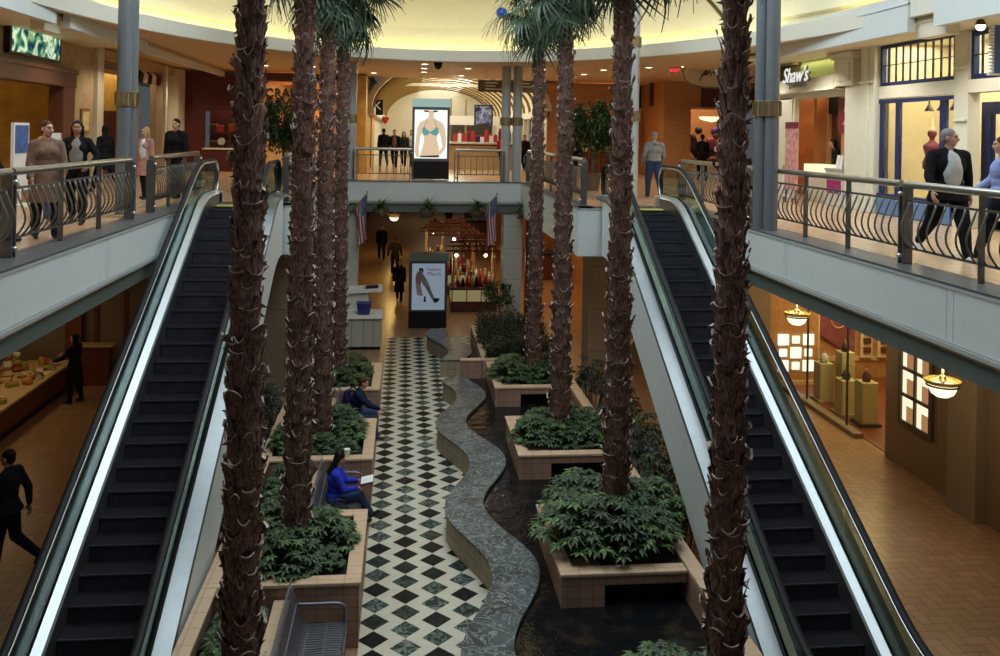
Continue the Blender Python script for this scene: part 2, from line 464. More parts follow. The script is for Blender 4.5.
# ================================================================== ESCALATORS
def soft_z(y, Yi, w=.5):
    """height of the step-nose line"""
    Yb = Yi-U/T30
    if y >= Yi+w: return U
    if y > Yi-w: return U - T30*(w-(y-Yi))**2/(4*w)
    if y > Yb+w: return U + T30*(y-Yi)
    if y > Yb-w: return T30*((y-Yb)+w)**2/(4*w)
    return 0.
def make_escalator(gl, gr, Yi, Yc, label):
    """gl, gr: x of the left and right glass; Yi: where the slope meets the upper floor; Yc: comb plate"""
    T = thing('escalator', label, 'escalator', ((gl+gr)/2, Yi-U/T30, 0))
    Yb = Yi-U/T30
    ys = [Yb-1.6+(Yc+.55-(Yb-1.6))*k/70 for k in range(71)]
    zs = [soft_z(y, Yi) for y in ys]
    sl, sr = gl+.16, gr-.16
    # steps
    k = 0; y = Yb-.2
    run = .2/T30
    y = Yi+.5+.05
    while y > Yb-.6:
        z1 = soft_z(y-run, Yi); z0 = soft_z(y-2*run, Yi)
        # one step: tread from y-run to y at the height of its nose, riser below the nose
        m = MB()
        zt = soft_z(y-run, Yi) if True else 0
        m.mat(0).box(sl+.004, sr-.004, y-run, y+.02, zt-.03, zt)
        m.mat(1).box(sl+.004, sr-.004, y-run+.012, y-run+.03, min(z0, zt)-.05, zt-.03)
        m.mat(2).box(sl+.004, sr-.004, y-run-.002, y-run+.016, zt-.02, zt+.003)
        for j in range(int((sr-sl)/.045)):
            xx = sl+.02+j*.045
            m.mat(0).box(xx, xx+.02, y-run+.02, y+.015, zt, zt+.006)
            m.mat(1).box(xx, xx+.02, y-run+.004, y-run+.014, min(z0, zt), zt-.03)
        m.build('step', [M_tread, M_riser, M_edge], T)
        y -= run
    # comb plate with its yellow line
    m = MB(); m.box(sl-.05, sr+.05, Yc+.02, Yc+1.0, U-.02, U+.012)
    cp = m.build('comb_plate', M_steel, T)
    m = MB(); m.box(sl+.005, sr-.005, Yc-.10, Yc+.03, U-.005, U+.016)
    m.build('yellow_line', M_yellow, cp)
    for side, g, s in (('l', gl, 1), ('r', gr, -1)):
        # handrail loop
        top = [Vector((g-.02*s, y, z+.93)) for y, z in zip(ys, zs)]
        ye = ys[-1]; R = .36
        loop = [Vector((g-.02*s, ye+R*math.sin(a)*.75, U+.93-R+R*math.cos(a))) for a in [PI*k/12 for k in range(13)]]
        yb0 = ys[0]
        lo = [Vector((g-.02*s, yb0-R*math.sin(a)*.75, .93-R+R*math.cos(a))) for a in [PI*k/12 for k in range(12, -1, -1)]]
        path = lo+top[1:]+loop
        m = MB(); m.tube(path, .052, 8, .72); m.build('handrail', M_black, T, smooth=True)
        m = MB()
        for dx in (.052*s,):
            m.tube([p+Vector((dx*.72, 0, -.03 if i < len(path)-9 else 0)) for i, p in enumerate(path)], .024, 6)
        m.build('handrail_guide', M_steel, T, smooth=True)
        # glass panels, one pane every 2 m with a dark joint
        def zdeck(y): return soft_z(y, Yi)+.30
        n = 7; a0, a1 = ys[0], ye
        for k in range(n):
            ya, yb = a0+(a1-a0)*k/n+.008, a0+(a1-a0)*(k+1)/n-.008
            yy = [ya+(yb-ya)*j/8 for j in range(9)]
            up = [Vector((g, q, soft_z(q, Yi)+.90)) for q in yy]; dn = [Vector((g, q, zdeck(q)-.02)) for q in yy]
            if k == n-1:
                up += [Vector((g, ye+R*math.sin(a)*.75-.03, U+.93-R+(R-.03)*math.cos(a))) for a in [PI*j/10 for j in range(1, 9)]]
                dn += [Vector((g, yb+.02, zdeck(yb)-.02))]*8
            m = MB(); m.strip(up, dn); m.xf(Matrix.Translation((.012*s, 0, 0))).strip(up[::-1], dn[::-1])
            m.build('glass_panel', M_glass, T)
        # inner deck (bright), skirt (dark), gasket, outer deck
        A = [Vector((g+.03*s, y, zdeck(y))) for y in ys]; B = [Vector((g+.14*s, y, zdeck(y)-.03)) for y in ys]; Cc = [Vector((g+.16*s, y, zdeck(y)-.07)) for y in ys]
        m = MB(); m.strip(A, B); m.strip(B, Cc)
        D = [Vector((g+.16*s, y, zdeck(y)-.55)) for y in ys]
        m2 = MB(); m2.strip(Cc, D)
        m.build('inner_deck', M_silver, T, smooth=True, auto=30); m2.build('skirt_panel', M_darksteel, T)
        m = MB(); m.tube([Vector((g-.018*s, y, zdeck(y)+.0)) for y in ys], .022, 5); m.build('glass_gasket', M_black, T)
        A = [Vector((g-.012*s, y, zdeck(y)-.01)) for y in ys]; B = [Vector((g-.235*s, y, zdeck(y)-.07)) for y in ys]; Cc = [Vector((g-.25*s, y, zdeck(y)-.12)) for y in ys]
        m = MB(); m.strip(A, B); m.strip(B, Cc); m.build('outer_deck', M_outer, T, smooth=True, auto=30)
        # white cladding
        xx = g-.24*s
        yc = [y for y in ys if y < Yc+.02]
        up = [Vector((xx, y, zdeck(y)-.10)) for y in yc]; dn = [Vector((xx, y, max(0.0, soft_z(y, Yi)-.98))) for y in yc]
        # the underside follows the slope all the way up
        m = MB(); m.strip(up, dn); m.xf(Matrix.Translation((.04*s, 0, 0))).strip(up[::-1], dn[::-1]); m.xf(None).strip(dn, [p+Vector((.04*s, 0, 0)) for p in dn])
        m.build('side_cladding', M_white, T)
        # newel block closing the deck at the top
        m = MB(); m.prism([(g-.10*s, ye-.28, U+.30), (g-.10*s, ye+.16, U+.26), (g-.10*s, ye+.16, U+.02), (g-.10*s, ye-.28, U+.02)], (.26*s, 0, 0))
        m.build('newel_base', M_silver, T, bevel=.02)
    m = MB()
    yc = [y for y in ys if y < Yc+.02]
    m.strip([Vector((gl-.2, y, max(.01, soft_z(y, Yi)-.98))) for y in yc], [Vector((gr+.2, y, max(.01, soft_z(y, Yi)-.98))) for y in yc])
    m.build('underside_panel', M_trimgrey, T)
    return T
make_escalator(-4.02, -2.73, 18.0, 18.87, 'escalator beside the bakery aisle, with the steps left of the seated readers')
make_escalator(4.48, 5.77, 17.88, 18.77, 'escalator on the pool side, climbing to the landing of the man in a grey hoodie')

# ================================================================== RAILINGS
def make_railing(a, b, void, label, group=None, bays=None, big=(1, 1), zf=5.05, per=8):
    """from a to b (xy); void = unit vector into the atrium, the side the balusters belly towards"""
    a, b = Vector((*a, zf)), Vector((*b, zf)); d = b-a; Ln = d.length; d.normalize(); v = Vector((*void, 0)).normalized()
    T = thing('railing', label, 'railing', a, 0, group)
    up = lambda z: Vector((0, 0, z))
    m = MB(); m.tube([a+up(1.0), b+up(1.0)], .048, 10); m.build('top_rail', M_steel, T, smooth=True, auto=50)
    for nm, z in (('upper_bar', .80), ('lower_bar', .21)):
        m = MB(); m.bar(a+up(z), b+up(z), .028, .028); m.build(nm, M_railgrey, T)
    bays = bays or max(1, round(Ln/1.4))
    for i in range(bays+1):
        p = a+d*(Ln*i/bays)
        if (i == 0 and big[0]) or (i == bays and big[1]):
            m = MB()
            for s in (-1, 1):
                q = p+d*(s*.05); m.bar(q, q+up(.97), .03, .13, v)
            o = m.build('end_post', M_railgrey, T, bevel=.006)
            for z in (.10, .88):
                m = MB(); m.ell(p+v*.075+up(z), .032, 10, 6); m.cyl(p+v*.02+up(z), p+v*.07+up(z), .02, 8); m.build('bolt', M_steel, o, smooth=True)
        elif (i == 0 and big[0] is None) or (i == bays and big[1] is None): continue   # meets the neighbour's end post
        else:
            m = MB(); m.bar(p, p+up(.97), .03, .07, v); m.build('post', M_railgrey, T, bevel=.005)
    proto = None
    for i in range(bays):
        for k in range(per):
            p = a+d*(Ln*(i+(k+.5)/per)/bays)
            if proto is None:
                mb = MB()
                pts = [p+up(.21+.59*t)+v*(.125*math.sin(PI*min(1, t*1.0))**1.0*(1-.25*t)+.02*math.sin(2*PI*t)) for t in [j/9 for j in range(10)]]
                mb.tube(pts, .013, 5)
                proto = mb.build('baluster', M_railgrey, T, smooth=True); p0 = p
            else:
                c = proto.copy(); COL.objects.link(c); c.location = p-p0
    return T
XL, XR = -4.6, 6.3
G = 'railings along the upper walkways'
make_railing((XL, 6.4), (XL, 10.92), (1, 0), 'curved-bar railing left of the escalators, the stretch nearest the camera', G)
make_railing((XL, 11.0), (XL, 15.5), (1, 0), 'curved-bar railing in front of the woman in the trench coat', G, big=(None, 1))
make_railing((XL, 16.75), (XL, 20.4), (1, 0), 'curved-bar railing between the grey column and the black-clad man', G)
make_railing((XR, 10.56), (XR, 6.1), (-1, 0), 'curved-bar railing in front of the man in a dark open jacket', G, big=(1, 1))
make_railing((XR, 14.70), (XR, 10.66), (-1, 0), 'curved-bar railing below the jeweller shop front, grey column at its end', G, bays=3, big=(1, None))
make_railing((XR, 19.6), (XR, 15.5), (-1, 0), 'curved-bar railing beside the top of the pool-side escalator', G)
make_railing((-1.55, 28.5), (.22, 28.5), (0, -1), 'short railing left of the glowing swimwear poster', G, bays=1)
make_railing((1.66, 28.5), (3.15, 28.5), (0, -1), 'short railing right of the glowing swimwear poster', G, bays=1)
make_railing((-2.55, 19.6), (-2.55, 28.3), (1, 0), 'railing behind the palm trunks, returning from the left landing', G, bays=6)
make_railing((3.98, 28.3), (3.98, 19.4), (-1, 0), 'railing returning from the right landing under the ficus tree', G, bays=6)

# ================================================================== STEEL COLUMNS
def column(p1, p2, r, z0, bands, label, top=12., paint=None):
    T = thing('steel_column', label, 'column', (*p1, z0))
    for p in (p1, p2):
        m = MB(); m.cyl((*p, z0), (*p, top), r, 20); m.build('pipe', paint or M_bluegrey, T, smooth=True, auto=50)
        for z in bands:
            m = MB(); m.lathe([(r+.002, z-.14), (r+.022, z-.13), (r+.022, z+.13), (r+.002, z+.14)], (*p, 0), 20)
            for k in range(14):
                a = 2*PI*k/14; q = Vector((p[0]+(r+.03)*math.cos(a), p[1]+(r+.03)*math.sin(a), 0))
                m.cyl(q+Vector((0, 0, z-.12)), q+Vector((0, 0, z+.12)), .012, 5)
            m.build('collar', M_brass, T)
    return T
column((-4.96, 16.3), (-4.93, 16.58), .12, U+.05, (7.1, 9.15), 'blue-grey twin-pipe column beside the woman in black, bronze collar')
column((6.15, 14.35), (6.06, 14.58), .115, U+.05, (7.1, 9.15), 'blue-grey twin-pipe column left of the jeweller shop, bronze collar')
column((-3.62, 22.0), (-3.72, 22.3), .12, U, (7.1, 9.0), 'blue-grey twin-pipe column half hidden by the nearest left palm trunk')
column((5.77, 22.0), (5.87, 22.3), .11, U, (7.1, 9.0), 'blue-grey twin-pipe column behind the second palm trunk over the pool', paint=M_litcol)
column((3.27, 28.75), (3.65, 28.75), .15, U, (7.0, 9.05), 'pair of slim grey pipes standing right of the swimwear poster', paint=M_litcol)
column((-1.70, 28.75), (-1.95, 29.1), .15, U, (7.0, 9.05), 'slim grey pipes left of the corridor, beside the dark palm trunks', paint=M_litcol)

# ================================================================== PILLARS below
M_stonepanel = mat('pale_stone_panel', (.47, .46, .40), .5, var=.05, vscale=2)
m = MB()
for x0, x1 in ((-2.35, -1.42), (3.22, 3.82)):
    for z0, z1 in ((0, .9), (.91, 1.9), (1.91, 2.9), (2.91, 3.6), (3.61, 4.3)): m.box(x0, x1, 28.35, 29.1, z0, z1)
struct(m.build('pillar_center', M_stonepanel))
M_brownpanel = mat('brown_stone_panel', (.24, .185, .13), .5, var=.08, vscale=2)
m = MB()
for x0, x1 in ((-3.6, -2.75), (4.75, 5.5)):
    for k in range(4): m.box(x0, x1, 22.3, 23.1, k*1.08, (k+1)*1.08-.012)
struct(m.build('pillar_landing', M_brownpanel))

# ================================================================== PLANTERS
def rim_box(m, x0, x1, y0, y1, z0, z1): m.box(x0, x1, y0, y1, z0, z1)
ROWS = [(7.2, 9.35), (11.42, 13.6), (15.72, 17.9), (19.95, 22.2)]
H = .85; RW = .2
PL_names = ['nearest the camera, mostly out of frame', 'beside the empty metal bench', 'between the two seated people', 'behind the man seated on the far bench']
for i, (y0, y1) in enumerate(ROWS):
    T = thing('planter', 'left tan-tiled planter block ' + PL_names[i], 'planter', (-1.4, (y0+y1)/2, 0), 0, 'tiled planters')
    m = MB()
    m.box(-2.42, -.48, y0, y0+.16, 0, H-.05); m.box(-2.42, -.48, y1-.16, y1, 0, H-.05); m.box(-.64, -.48, y0+.16, y1-.16, 0, H-.05); m.box(-2.42, -2.26, y0+.16, y1-.16, 0, H-.05)
    m.build('wall', M_tile, T)
    m = MB()
    m.box(-2.44, -.46, y0-.02, y0+RW, H-.05, H); m.box(-2.44, -.46, y1-RW, y1+.02, H-.05, H); m.box(-.46-RW, -.46, y0+RW, y1-RW, H-.05, H); m.box(-2.44, -2.44+RW, y0+RW, y1-RW, H-.05, H)
    m.build('rim', M_rim, T, bevel=.012)
    m = MB(); m.box(-2.26, -.64, y0+.16, y1-.16, 0, H-.14); m.build('soil', M_soil, T)
    if i < 3:   # low bed behind the bench
        b0, b1 = y1+.03, ROWS[i+1][0]-.03
        T = thing('planter_bed', 'low planted strip behind the bench '+['bay nearest the camera', 'of the reader in blue', 'of the man in the dark jacket'][i], 'planter', (-1.9, (b0+b1)/2, 0), 0, 'planter strips')
        m = MB(); m.box(-1.5, -1.38, b0, b1, 0, .62); m.box(-2.42, -2.3, b0, b1, 0, .80); m.build('wall', M_tile, T)
        m = MB(); m.box(-1.54, -1.34, b0, b1, .62, .67); m.box(-2.44, -2.24, b0, b1, .80, .85); m.build('rim', M_rim, T, bevel=.01)
        m = MB(); m.box(-2.3, -1.5, b0, b1, 0, .5); m.build('soil', M_soil, T)
PR_names = ['at the bottom edge, plants only just in frame', 'nearest, overhanging the dark water', 'second from the camera over the pool', 'third from the camera, near the curved bench tip']
for i, (y0, y1) in enumerate(ROWS):
    T = thing('planter', 'pool-side tan-tiled planter block ' + PR_names[i], 'planter', (3, (y0+y1)/2, 0), 0, 'tiled planters')
    m = MB()
    m.box(2.14, 2.72, y0, y0+.5, .1, H-.05); m.box(2.14, 2.30, y0+.5, y1-.16, .1, H-.05); m.box(2.14, 3.83, y1-.16, y1, .1, H-.05); m.box(2.72, 3.83, y0, y0+.16, H-.17, H-.05)
    m.build('wall', M_tile, T)
    m = MB(); m.box(2.72, 3.83, y0+.22, y0+.34, .1, H-.1); m.build('waterfall_panel', M_blackgloss, T)
    m = MB()
    m.box(2.12, 3.83, y0-.02, y0+RW, H-.05, H); m.box(2.12, 3.83, y1-RW, y1+.02, H-.05, H); m.box(2.12, 2.12+RW, y0+RW, y1-RW, H-.05, H)
    m.build('rim', M_rim, T, bevel=.012)
    m = MB(); m.box(2.30, 3.83, y0+.34, y1-.16, .1, H-.10); m.build('soil', M_soil, T)
# the long strip walls beside both escalators
T = thing('planter_ledge', 'long tiled ledge running beside the pool-side escalator', 'planter', (3.95, 14, 0))
m = MB(); m.box(3.85, 4.0, 6.5, 22.2, .1, H-.05); m.build('wall', M_tile, T)
m = MB(); m.box(3.85, 4.06, 6.5, 22.2, H-.05, H); m.build('rim', M_rim, T, bevel=.01)
# back planter of the pool with the dark shrubs
T = thing('planter', 'tiled planter of upright dark shrubs behind the pool end', 'planter', (2.9, 24, 0), 0, 'tiled planters')
m = MB(); m.box(2.06, 4.1, 22.42, 22.57, 0, H-.05); m.box(2.06, 4.1, 26.3, 26.45, 0, H-.05); m.box(3.95, 4.1, 22.57, 26.3, 0, H-.05); m.box(2.06, 2.2, 22.57, 26.3, 0, H-.05); m.build('wall', M_tile, T)
m = MB(); m.box(2.05, 4.12, 22.40, 22.60, H-.05, H); m.box(2.05, 4.12, 26.26, 26.46, H-.05, H); m.box(2.05, 2.24, 22.6, 26.26, H-.05, H); m.box(3.93, 4.12, 22.6, 26.26, H-.05, H); m.build('rim', M_rim, T, bevel=.01)
m = MB(); m.box(2.2, 3.95, 22.57, 26.3, 0, H-.14); m.build('soil', M_soil, T)
T = thing('pool_end_ledge', 'pink-tan tiled wall closing the far end of the pool', 'ledge', (1.77, 22.5, 0))
m = MB(); m.box(1.5, 2.04, 22.42, 22.57, 0, H-.05); m.build('wall', M_tile, T)
m = MB(); m.box(1.5, 2.04, 22.40, 22.60, H-.05, H); m.build('rim', M_rim, T, bevel=.01)

# ------------------------------------------------------------------ pool and serpentine benches
def water_mat():
    m, t, out = newmat('dark_pool_water'); nt = NT(t)
    P = nt.n('ShaderNodeNewGeometry').outputs['Position']
    n1 = nt.noise(5.5, 3, P); n2 = nt.noise(2.2, 4, P, .7)
    c = nt.mix(nt.ramp(n2, .5, .8), (.006, .007, .008), (.05, .032, .018))
    b = bsdf(nt, out, c, .04, 0, **{'IOR': 1.33})
    bp = nt.n('ShaderNodeBump', {'Strength': .28, 'Distance': .05, 'Height': n1})
    t.links.new(bp.outputs[0], b.inputs['Normal'])
    return m
m = MB(); m.box(1.37, 3.86, 6.5, 22.3, .05, .40)
o = tag(m.build('pool_water', water_mat()), 'dark still pool water between the curved bench and the planters', 'water', None, 'structure')
def marble_mat():
    m, t, out = newmat('green_grey_marble'); nt = NT(t)
    P = nt.n('ShaderNodeNewGeometry').outputs['Position']
    n = nt.n('ShaderNodeTexNoise', {'Vector': P, 'Scale': 3.2, 'Detail': 8, 'Distortion': 2.2, 'Roughness': .62}).outputs['Fac']
    v1 = nt.ramp(nt.m('ABSOLUTE', nt.m('SUBTRACT', n, .5)), .022, .0)
    n2 = nt.n('ShaderNodeTexNoise', {'Vector': P, 'Scale': 7.5, 'Detail': 6, 'Distortion': 2.8}).outputs['Fac']
    v2 = nt.ramp(nt.m('ABSOLUTE', nt.m('SUBTRACT', n2, .52)), .02, .0)
    base = nt.mix(nt.ramp(nt.noise(2.6, 5, P, .62), .36, .72), (.012, .018, .021), (.085, .108, .116))
    c = nt.mix(nt.m('MULTIPLY', v1, .8), base, (.42, .48, .46)); c = nt.mix(nt.m('MULTIPLY', v2, .14), c, (.26, .33, .29))
    bsdf(nt, out, c, .34, **{'Specular IOR Level': .25})
    return m
M_marble = marble_mat()
def el(y): return 1.03+.28*math.cos(2*PI*(y-12.35)/4.2)
def er(y): return 1.70+.30*math.cos(2*PI*(y-12.45)/4.2)
def serpentine(y0, y1, label, taper=(0, 1)):
    T = thing('curved_bench', label, 'bench', (1.35, (y0+y1)/2, 0))
    n = int((y1-y0)*10)
    ys = [y0+(y1-y0)*k/n for k in range(n+1)]
    def L_(y):
        return el(y)
    def poly(ins):
        A = [(L_(y)+ins, y) for y in ys]; B = [(er(y)-ins, y) for y in ys]
        if taper[1]:   # rounded far end
            c = (A[-1][0]+B[-1][0])/2; hw = (B[-1][0]-A[-1][0])/2
            tip = [(c+hw*math.cos(a), y1+.38*math.sin(a)) for a in [PI*k/10 for k in range(1, 10)]]
        else: tip = []
        return A[::-1] + [] , B, tip
    def outline2(ins):
        A, B, tip = poly(ins)
        return B + tip + A            # up the right side, round, down the left side
    o1 = outline2(0); o2 = outline2(.03)
    m = MB()
    # top slab as quads across
    A = [Vector((L_(y), y, .46)) for y in ys]; B = [Vector((er(y), y, .46)) for y in ys]
    m.strip(B, A)
    if taper[1]:
        A2, B2, tip = poly(0); m.poly([Vector((*B[-1].xy, .46))]+[Vector((*p, .46)) for p in tip]+[Vector((*A[-1].xy, .46))])
    rim = [Vector((*p, .46)) for p in o1]; rim2 = [p-Vector((0, 0, .045)) for p in rim]
    m.strip(rim+[rim[0]], rim2+[rim2[0]])
    m.build('seat_slab', M_marble, T)
    side = [Vector((*p, .415)) for p in o2]; low = [Vector((p.x, p.y, 0)) for p in side]
    m = MB(); m.strip(side+[side[0]], low+[low[0]])
    m.build('base', tiles('olive_tan_tile', (.27, .22, .145), (.33, .27, .18), (.10, .08, .06), (.21, .21, .2), (0, .1, 0), .05), T)
    return T
serpentine(7.0, 21.85, 'long serpentine bench of veined green-grey marble along the pool')
serpentine(23.9, 27.4, 'short serpentine marble bench beyond the gap, by the dark shrubs')
# ================================================================== PALMS
def bark_mat():
    m, t, out = newmat('palm_boot_brown'); nt = NT(t)
    mp = nt.n('ShaderNodeMapping', {'Vector': nt.pos(), 'Scale': (1, 1, .22)}).outputs[0]
    n1 = nt.noise(55, 4, mp); n2 = nt.noise(7, 3, nt.pos())
    c = nt.mix(nt.ramp(n2, .3, .7), (.070, .034, .029), (.165, .085, .064))
    c = nt.mix(nt.ramp(n1, .48, .72), c, (.29, .18, .145)); c = nt.mix(nt.ramp(n1, .45, .25), c, (.022, .010, .009))
    b = bsdf(nt, out, c, .85, 0, **{'Specular IOR Level': .25})
    bp = nt.n('ShaderNodeBump', {'Strength': .6, 'Distance': .02, 'Height': n1}); t.links.new(bp.outputs[0], b.inputs['Normal'])
    return m
M_boot = bark_mat()
M_bootrim = mat('palm_boot_cut_edge', (.48, .38, .33), .8, var=.3, vscale=30)
M_fibre = mat('palm_fibre', (.16, .09, .055), .9, var=.4, vscale=20)
M_frond = mat('palm_frond_green', (.028, .058, .026), .5, var=.4, vscale=4)
M_petiole = mat('palm_petiole', (.10, .10, .04), .5, var=.2)
TR_Z0, TR_Z1 = .68, 9.85
def core(z): return .150-.0082*(min(z, 9.0)-1)
def trunk_mesh(seed):
    r_ = random.Random(seed); m = MB()
    R0 = .15
    m.mat(0).lathe([(core(z), z) for z in (TR_Z0, 2, 4, 6, 8, 9)]+[(.12, 9.5), (.07, TR_Z1)], (0, 0, 0), 14)
    z = TR_Z0+.02; row = 0
    while z < TR_Z1-.25:
        R0 = core(z); sc_ = .55+.45*R0/.15
        nper = 6
        for k in range(nper):
            a = 2*PI*(k+.5*(row % 2))/nper + r_.uniform(-.13, .13) + row*.05
            zz = z+r_.uniform(-.04, .04)
            if r_.random() < .07: continue
            h = r_.uniform(.20, .36); fl = r_.choice((.035, .05, .06, .085))*r_.uniform(.8, 1.25)*sc_; wb = r_.uniform(.46, .72); wt = wb*r_.uniform(.30, .85)
            tilt = r_.uniform(-.24, .24); dip = r_.choice((-.05, .02, .05, .07))
            # grid 5 across x 4 up; top edge concave
            g = []
            for j in range(4):
                t = j/3; ww = wb+(wt-wb)*t
                row_ = []
                for i in range(5):
                    s = (i-2)/2
                    rr = R0+.008+fl*t**1.8+.020*sc_*(1-s*s)*(1-.4*t)
                    ang = a+s*ww+tilt*t
                    zt = zz+h*t-dip*(1-s*s)*t**3+.05*tilt*s*t
                    row_.append((rr*math.cos(ang), rr*math.sin(ang), zt))
                g.append(row_)
            vs = [p for q in g for p in q]
            fs = [(j*5+i, j*5+i+1, (j+1)*5+i+1, (j+1)*5+i) for j in range(3) for i in range(4)]
            m.mat(0).add(vs, fs)
            # pale cut edge: a small ledge turned back to the trunk
            top = g[3]; inner = []; up = []
            th = r_.uniform(.010, .024)
            for p in top:
                q = Vector(p); rad = Vector((q.x, q.y, 0)).normalized()
                up.append(q+Vector((0, 0, th*.7))+rad*.006); inner.append(q-rad*th+Vector((0, 0, th*.4)))
            m.mat(r_.choice((1, 1, 1, 1, 1, 2, 0)))
            m.strip(top, up); m.strip(up, inner)
            # dark hollow under the rim on the inside
            back = [Vector(p)-Vector((Vector(p).x, Vector(p).y, 0)).normalized()*.012 for q in g[2:] for p in q]
            # ragged fibres at the sides
            for f in range(2):
                if r_.random() < .75:
                    sgn = r_.choice((-1, 1)); b0 = Vector(g[2][0 if sgn < 0 else 4]); rad = Vector((b0.x, b0.y, 0)).normalized()
                    tan = Vector((-rad.y, rad.x, 0))*sgn
                    tipp = b0+rad*r_.uniform(.01, .085)+tan*r_.uniform(-.02, .04)+Vector((0, 0, r_.uniform(-.05, .08)))
                    m.mat(2).add([b0+Vector((0, 0, .02)), b0-Vector((0, 0, .025)), tipp], [(0, 1, 2)])
        z += .155; row += 1
    return m
def frond_mesh(seed):
    r_ = random.Random(seed); m = MB()
    Lp = r_.uniform(.55, .75)
    pet = [(t*Lp, 0, .10*t-.10*t*t) for t in [k/5 for k in range(6)]]
    m.mat(1).tube(pet, [.022, .018, .015, .013, .012, .012], 5)
    o = Vector(pet[-1]); n = 26
    for k in range(n):
        a = (k/(n-1)-.5)*math.radians(235)
        ln = r_.uniform(.62, .80)*(1-.22*abs(a)/2.05)
        d = Vector((math.cos(a), math.sin(a), .12*math.cos(a*1.3)))
        side = Vector((-math.sin(a), math.cos(a), 0))
        pts = []; droop = r_.uniform(.30, .75)
        for j in range(5):
            t = j/4; pts.append(o+d*(ln*t)+Vector((0, 0, -droop*ln*t**2.6+.04*(k % 2)*t)))
        w = [.012, .024, .022, .013, .002]
        A = [p+side*w[j] for j, p in enumerate(pts)]; B = [p-side*w[j]+Vector((0, 0, .012)) for j, p in enumerate(pts)]
        m.mat(0).strip(A, B)
    return m
fronds = None
def make_palm(x, y, rot, label, first=[None]):
    if first[0] is None:
        T = thing('palm_tree', label, 'palm tree', (0, 0, 0), 0, 'palms')
        trunk_mesh(3).build('trunk', [M_boot, M_bootrim, M_fibre], T)
        T2 = [frond_mesh(s).build('frond', [M_frond, M_petiole], T) for s in range(3)]
        r_ = random.Random(5); N = 30
        for k in range(N):
            t = k/(N-1); el_ = math.radians(58-128*t)   # from upright to hanging
            o = T2[k] if k < 3 else T2[k % 3].copy()
            if k >= 3: COL.objects.link(o)
            az = k*2.399963+r_.uniform(-.2, .2)
            o.location = (0, 0, 9.86-.16*t)
            o.rotation_euler = Euler((r_.uniform(-.2, .2), -el_, az), 'XYZ')
            o.scale = (r_.uniform(.95, 1.15),)*3
        first[0] = T; T.location = (x, y, 0); T.rotation_euler = (0, 0, rot)
        return T
    return dup(first[0], (x, y, 0), rot, label)
make_palm(-1.52, 8.9, 0.3, 'shaggy palm trunk nearest on the left, in front of the left escalator')
make_palm(-1.40, 12.5, 1.9, 'second palm from the camera on the left, rising from the planter behind the empty bench')
make_palm(-1.45, 16.7, 3.1, 'third palm from the camera on the left, in the planter between the seated people')
make_palm(-1.46, 20.9, 4.4, 'farthest left palm, in the planter behind the seated man')
make_palm(3.40, 8.9, 5.2, 'shaggy palm trunk nearest on the right, in front of the right escalator')
make_palm(3.11, 12.5, .9, 'second palm from the camera over the pool, in the planter overhanging the water')
make_palm(3.04, 16.7, 2.4, 'third palm from the camera over the pool, in line with the curved bench')
make_palm(3.15, 20.9, 3.7, 'farthest palm over the pool, by the pillar with the flag')
# ================================================================== PLANTS
M_leafA = mat('glossy_leaf_green', (.021, .048, .011), .5, var=.55, vscale=3.5)
M_leafB = mat('light_leaf_green', (.058, .118, .024), .5, var=.4, vscale=3.5)
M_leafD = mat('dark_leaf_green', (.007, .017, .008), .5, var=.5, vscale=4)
M_stem = mat('plant_stem', (.06, .06, .03), .7, var=.2)
def leaf(m, p, d, ln, w, nrm=None, bend=.25):
    d = d.normalized(); up = Vector((0, 0, 1))
    s = d.cross(up)
    if s.length < .05: s = Vector((1, 0, 0))
    s.normalize(); n = s.cross(d).normalized()
    a = p; b = p+d*ln*.45+n*ln*.04; c = p+d*ln-n*ln*bend
    m.add([a, b+s*w*.5-n*w*.12, c, b-s*w*.5-n*w*.12, b+n*w*.05], [(0, 1, 4), (1, 2, 4), (2, 3, 4), (3, 0, 4)])
def bushy(seed, rx, ry, h, nst, nleaf=7, ll=.17, lw=.06, low=.15, over=.0):
    """an umbrella-leaf clump: stems that each end in a whorl of leaflets"""
    r_ = random.Random(seed); st = MB(); lf = MB()
    for k in range(nst):
        a = r_.uniform(0, 2*PI); q = math.sqrt(r_.random())
        x, y = rx*q*math.cos(a), ry*q*math.sin(a)
        z = h*(1-.75*q*q)*r_.uniform(.55, 1.05)+low-over*max(0, q-.75)*2
        base = Vector((x*.45, y*.45, 0)); top = Vector((x, y, max(z, .03)))
        if k % 2 == 0: st.tube([base, (base+top)/2+Vector((0, 0, .05)), top], .007, 4, caps=False)
        lf.mat(0 if r_.random() < .72 else 1)
        out = Vector((x/rx, y/ry, 0))*.5
        for i in range(nleaf):
            b = 2*PI*i/nleaf+r_.uniform(-.2, .2)
            d = Vector((math.cos(b), math.sin(b), r_.uniform(-.35, .25)))+out*.6
            leaf(lf, top, d, ll*r_.uniform(.75, 1.2), lw, bend=r_.uniform(.1, .35))
    return st, lf
def plant_proto(name, seed, *a, mats=None, **k):
    T = thing(name, 'x', 'plant', (0, 0, 0))
    st, lf = bushy(seed, *a, **k)
    st.build('stem', M_stem, T); lf.build('foliage', mats or [M_leafA, M_leafB], T)
    return T
PP = [plant_proto('leafy_plant', s, .48, .48, .42, 105, ll=.125, lw=.05, over=.12) for s in (11, 12, 13)]
used = [False]*3
def put_plant(i, x, y, z, label, group, s=1.0, rz=0.):
    if not used[i]:
        o = PP[i]; used[i] = True
        o.location = (x, y, z); o.rotation_euler = (0, 0, rz); o.scale = (s, s, s); tag(o, label, None, group)
    else: o = dup(PP[i], (x, y, z), rz, label, group, s)
    return o
pr_ = random.Random(21)
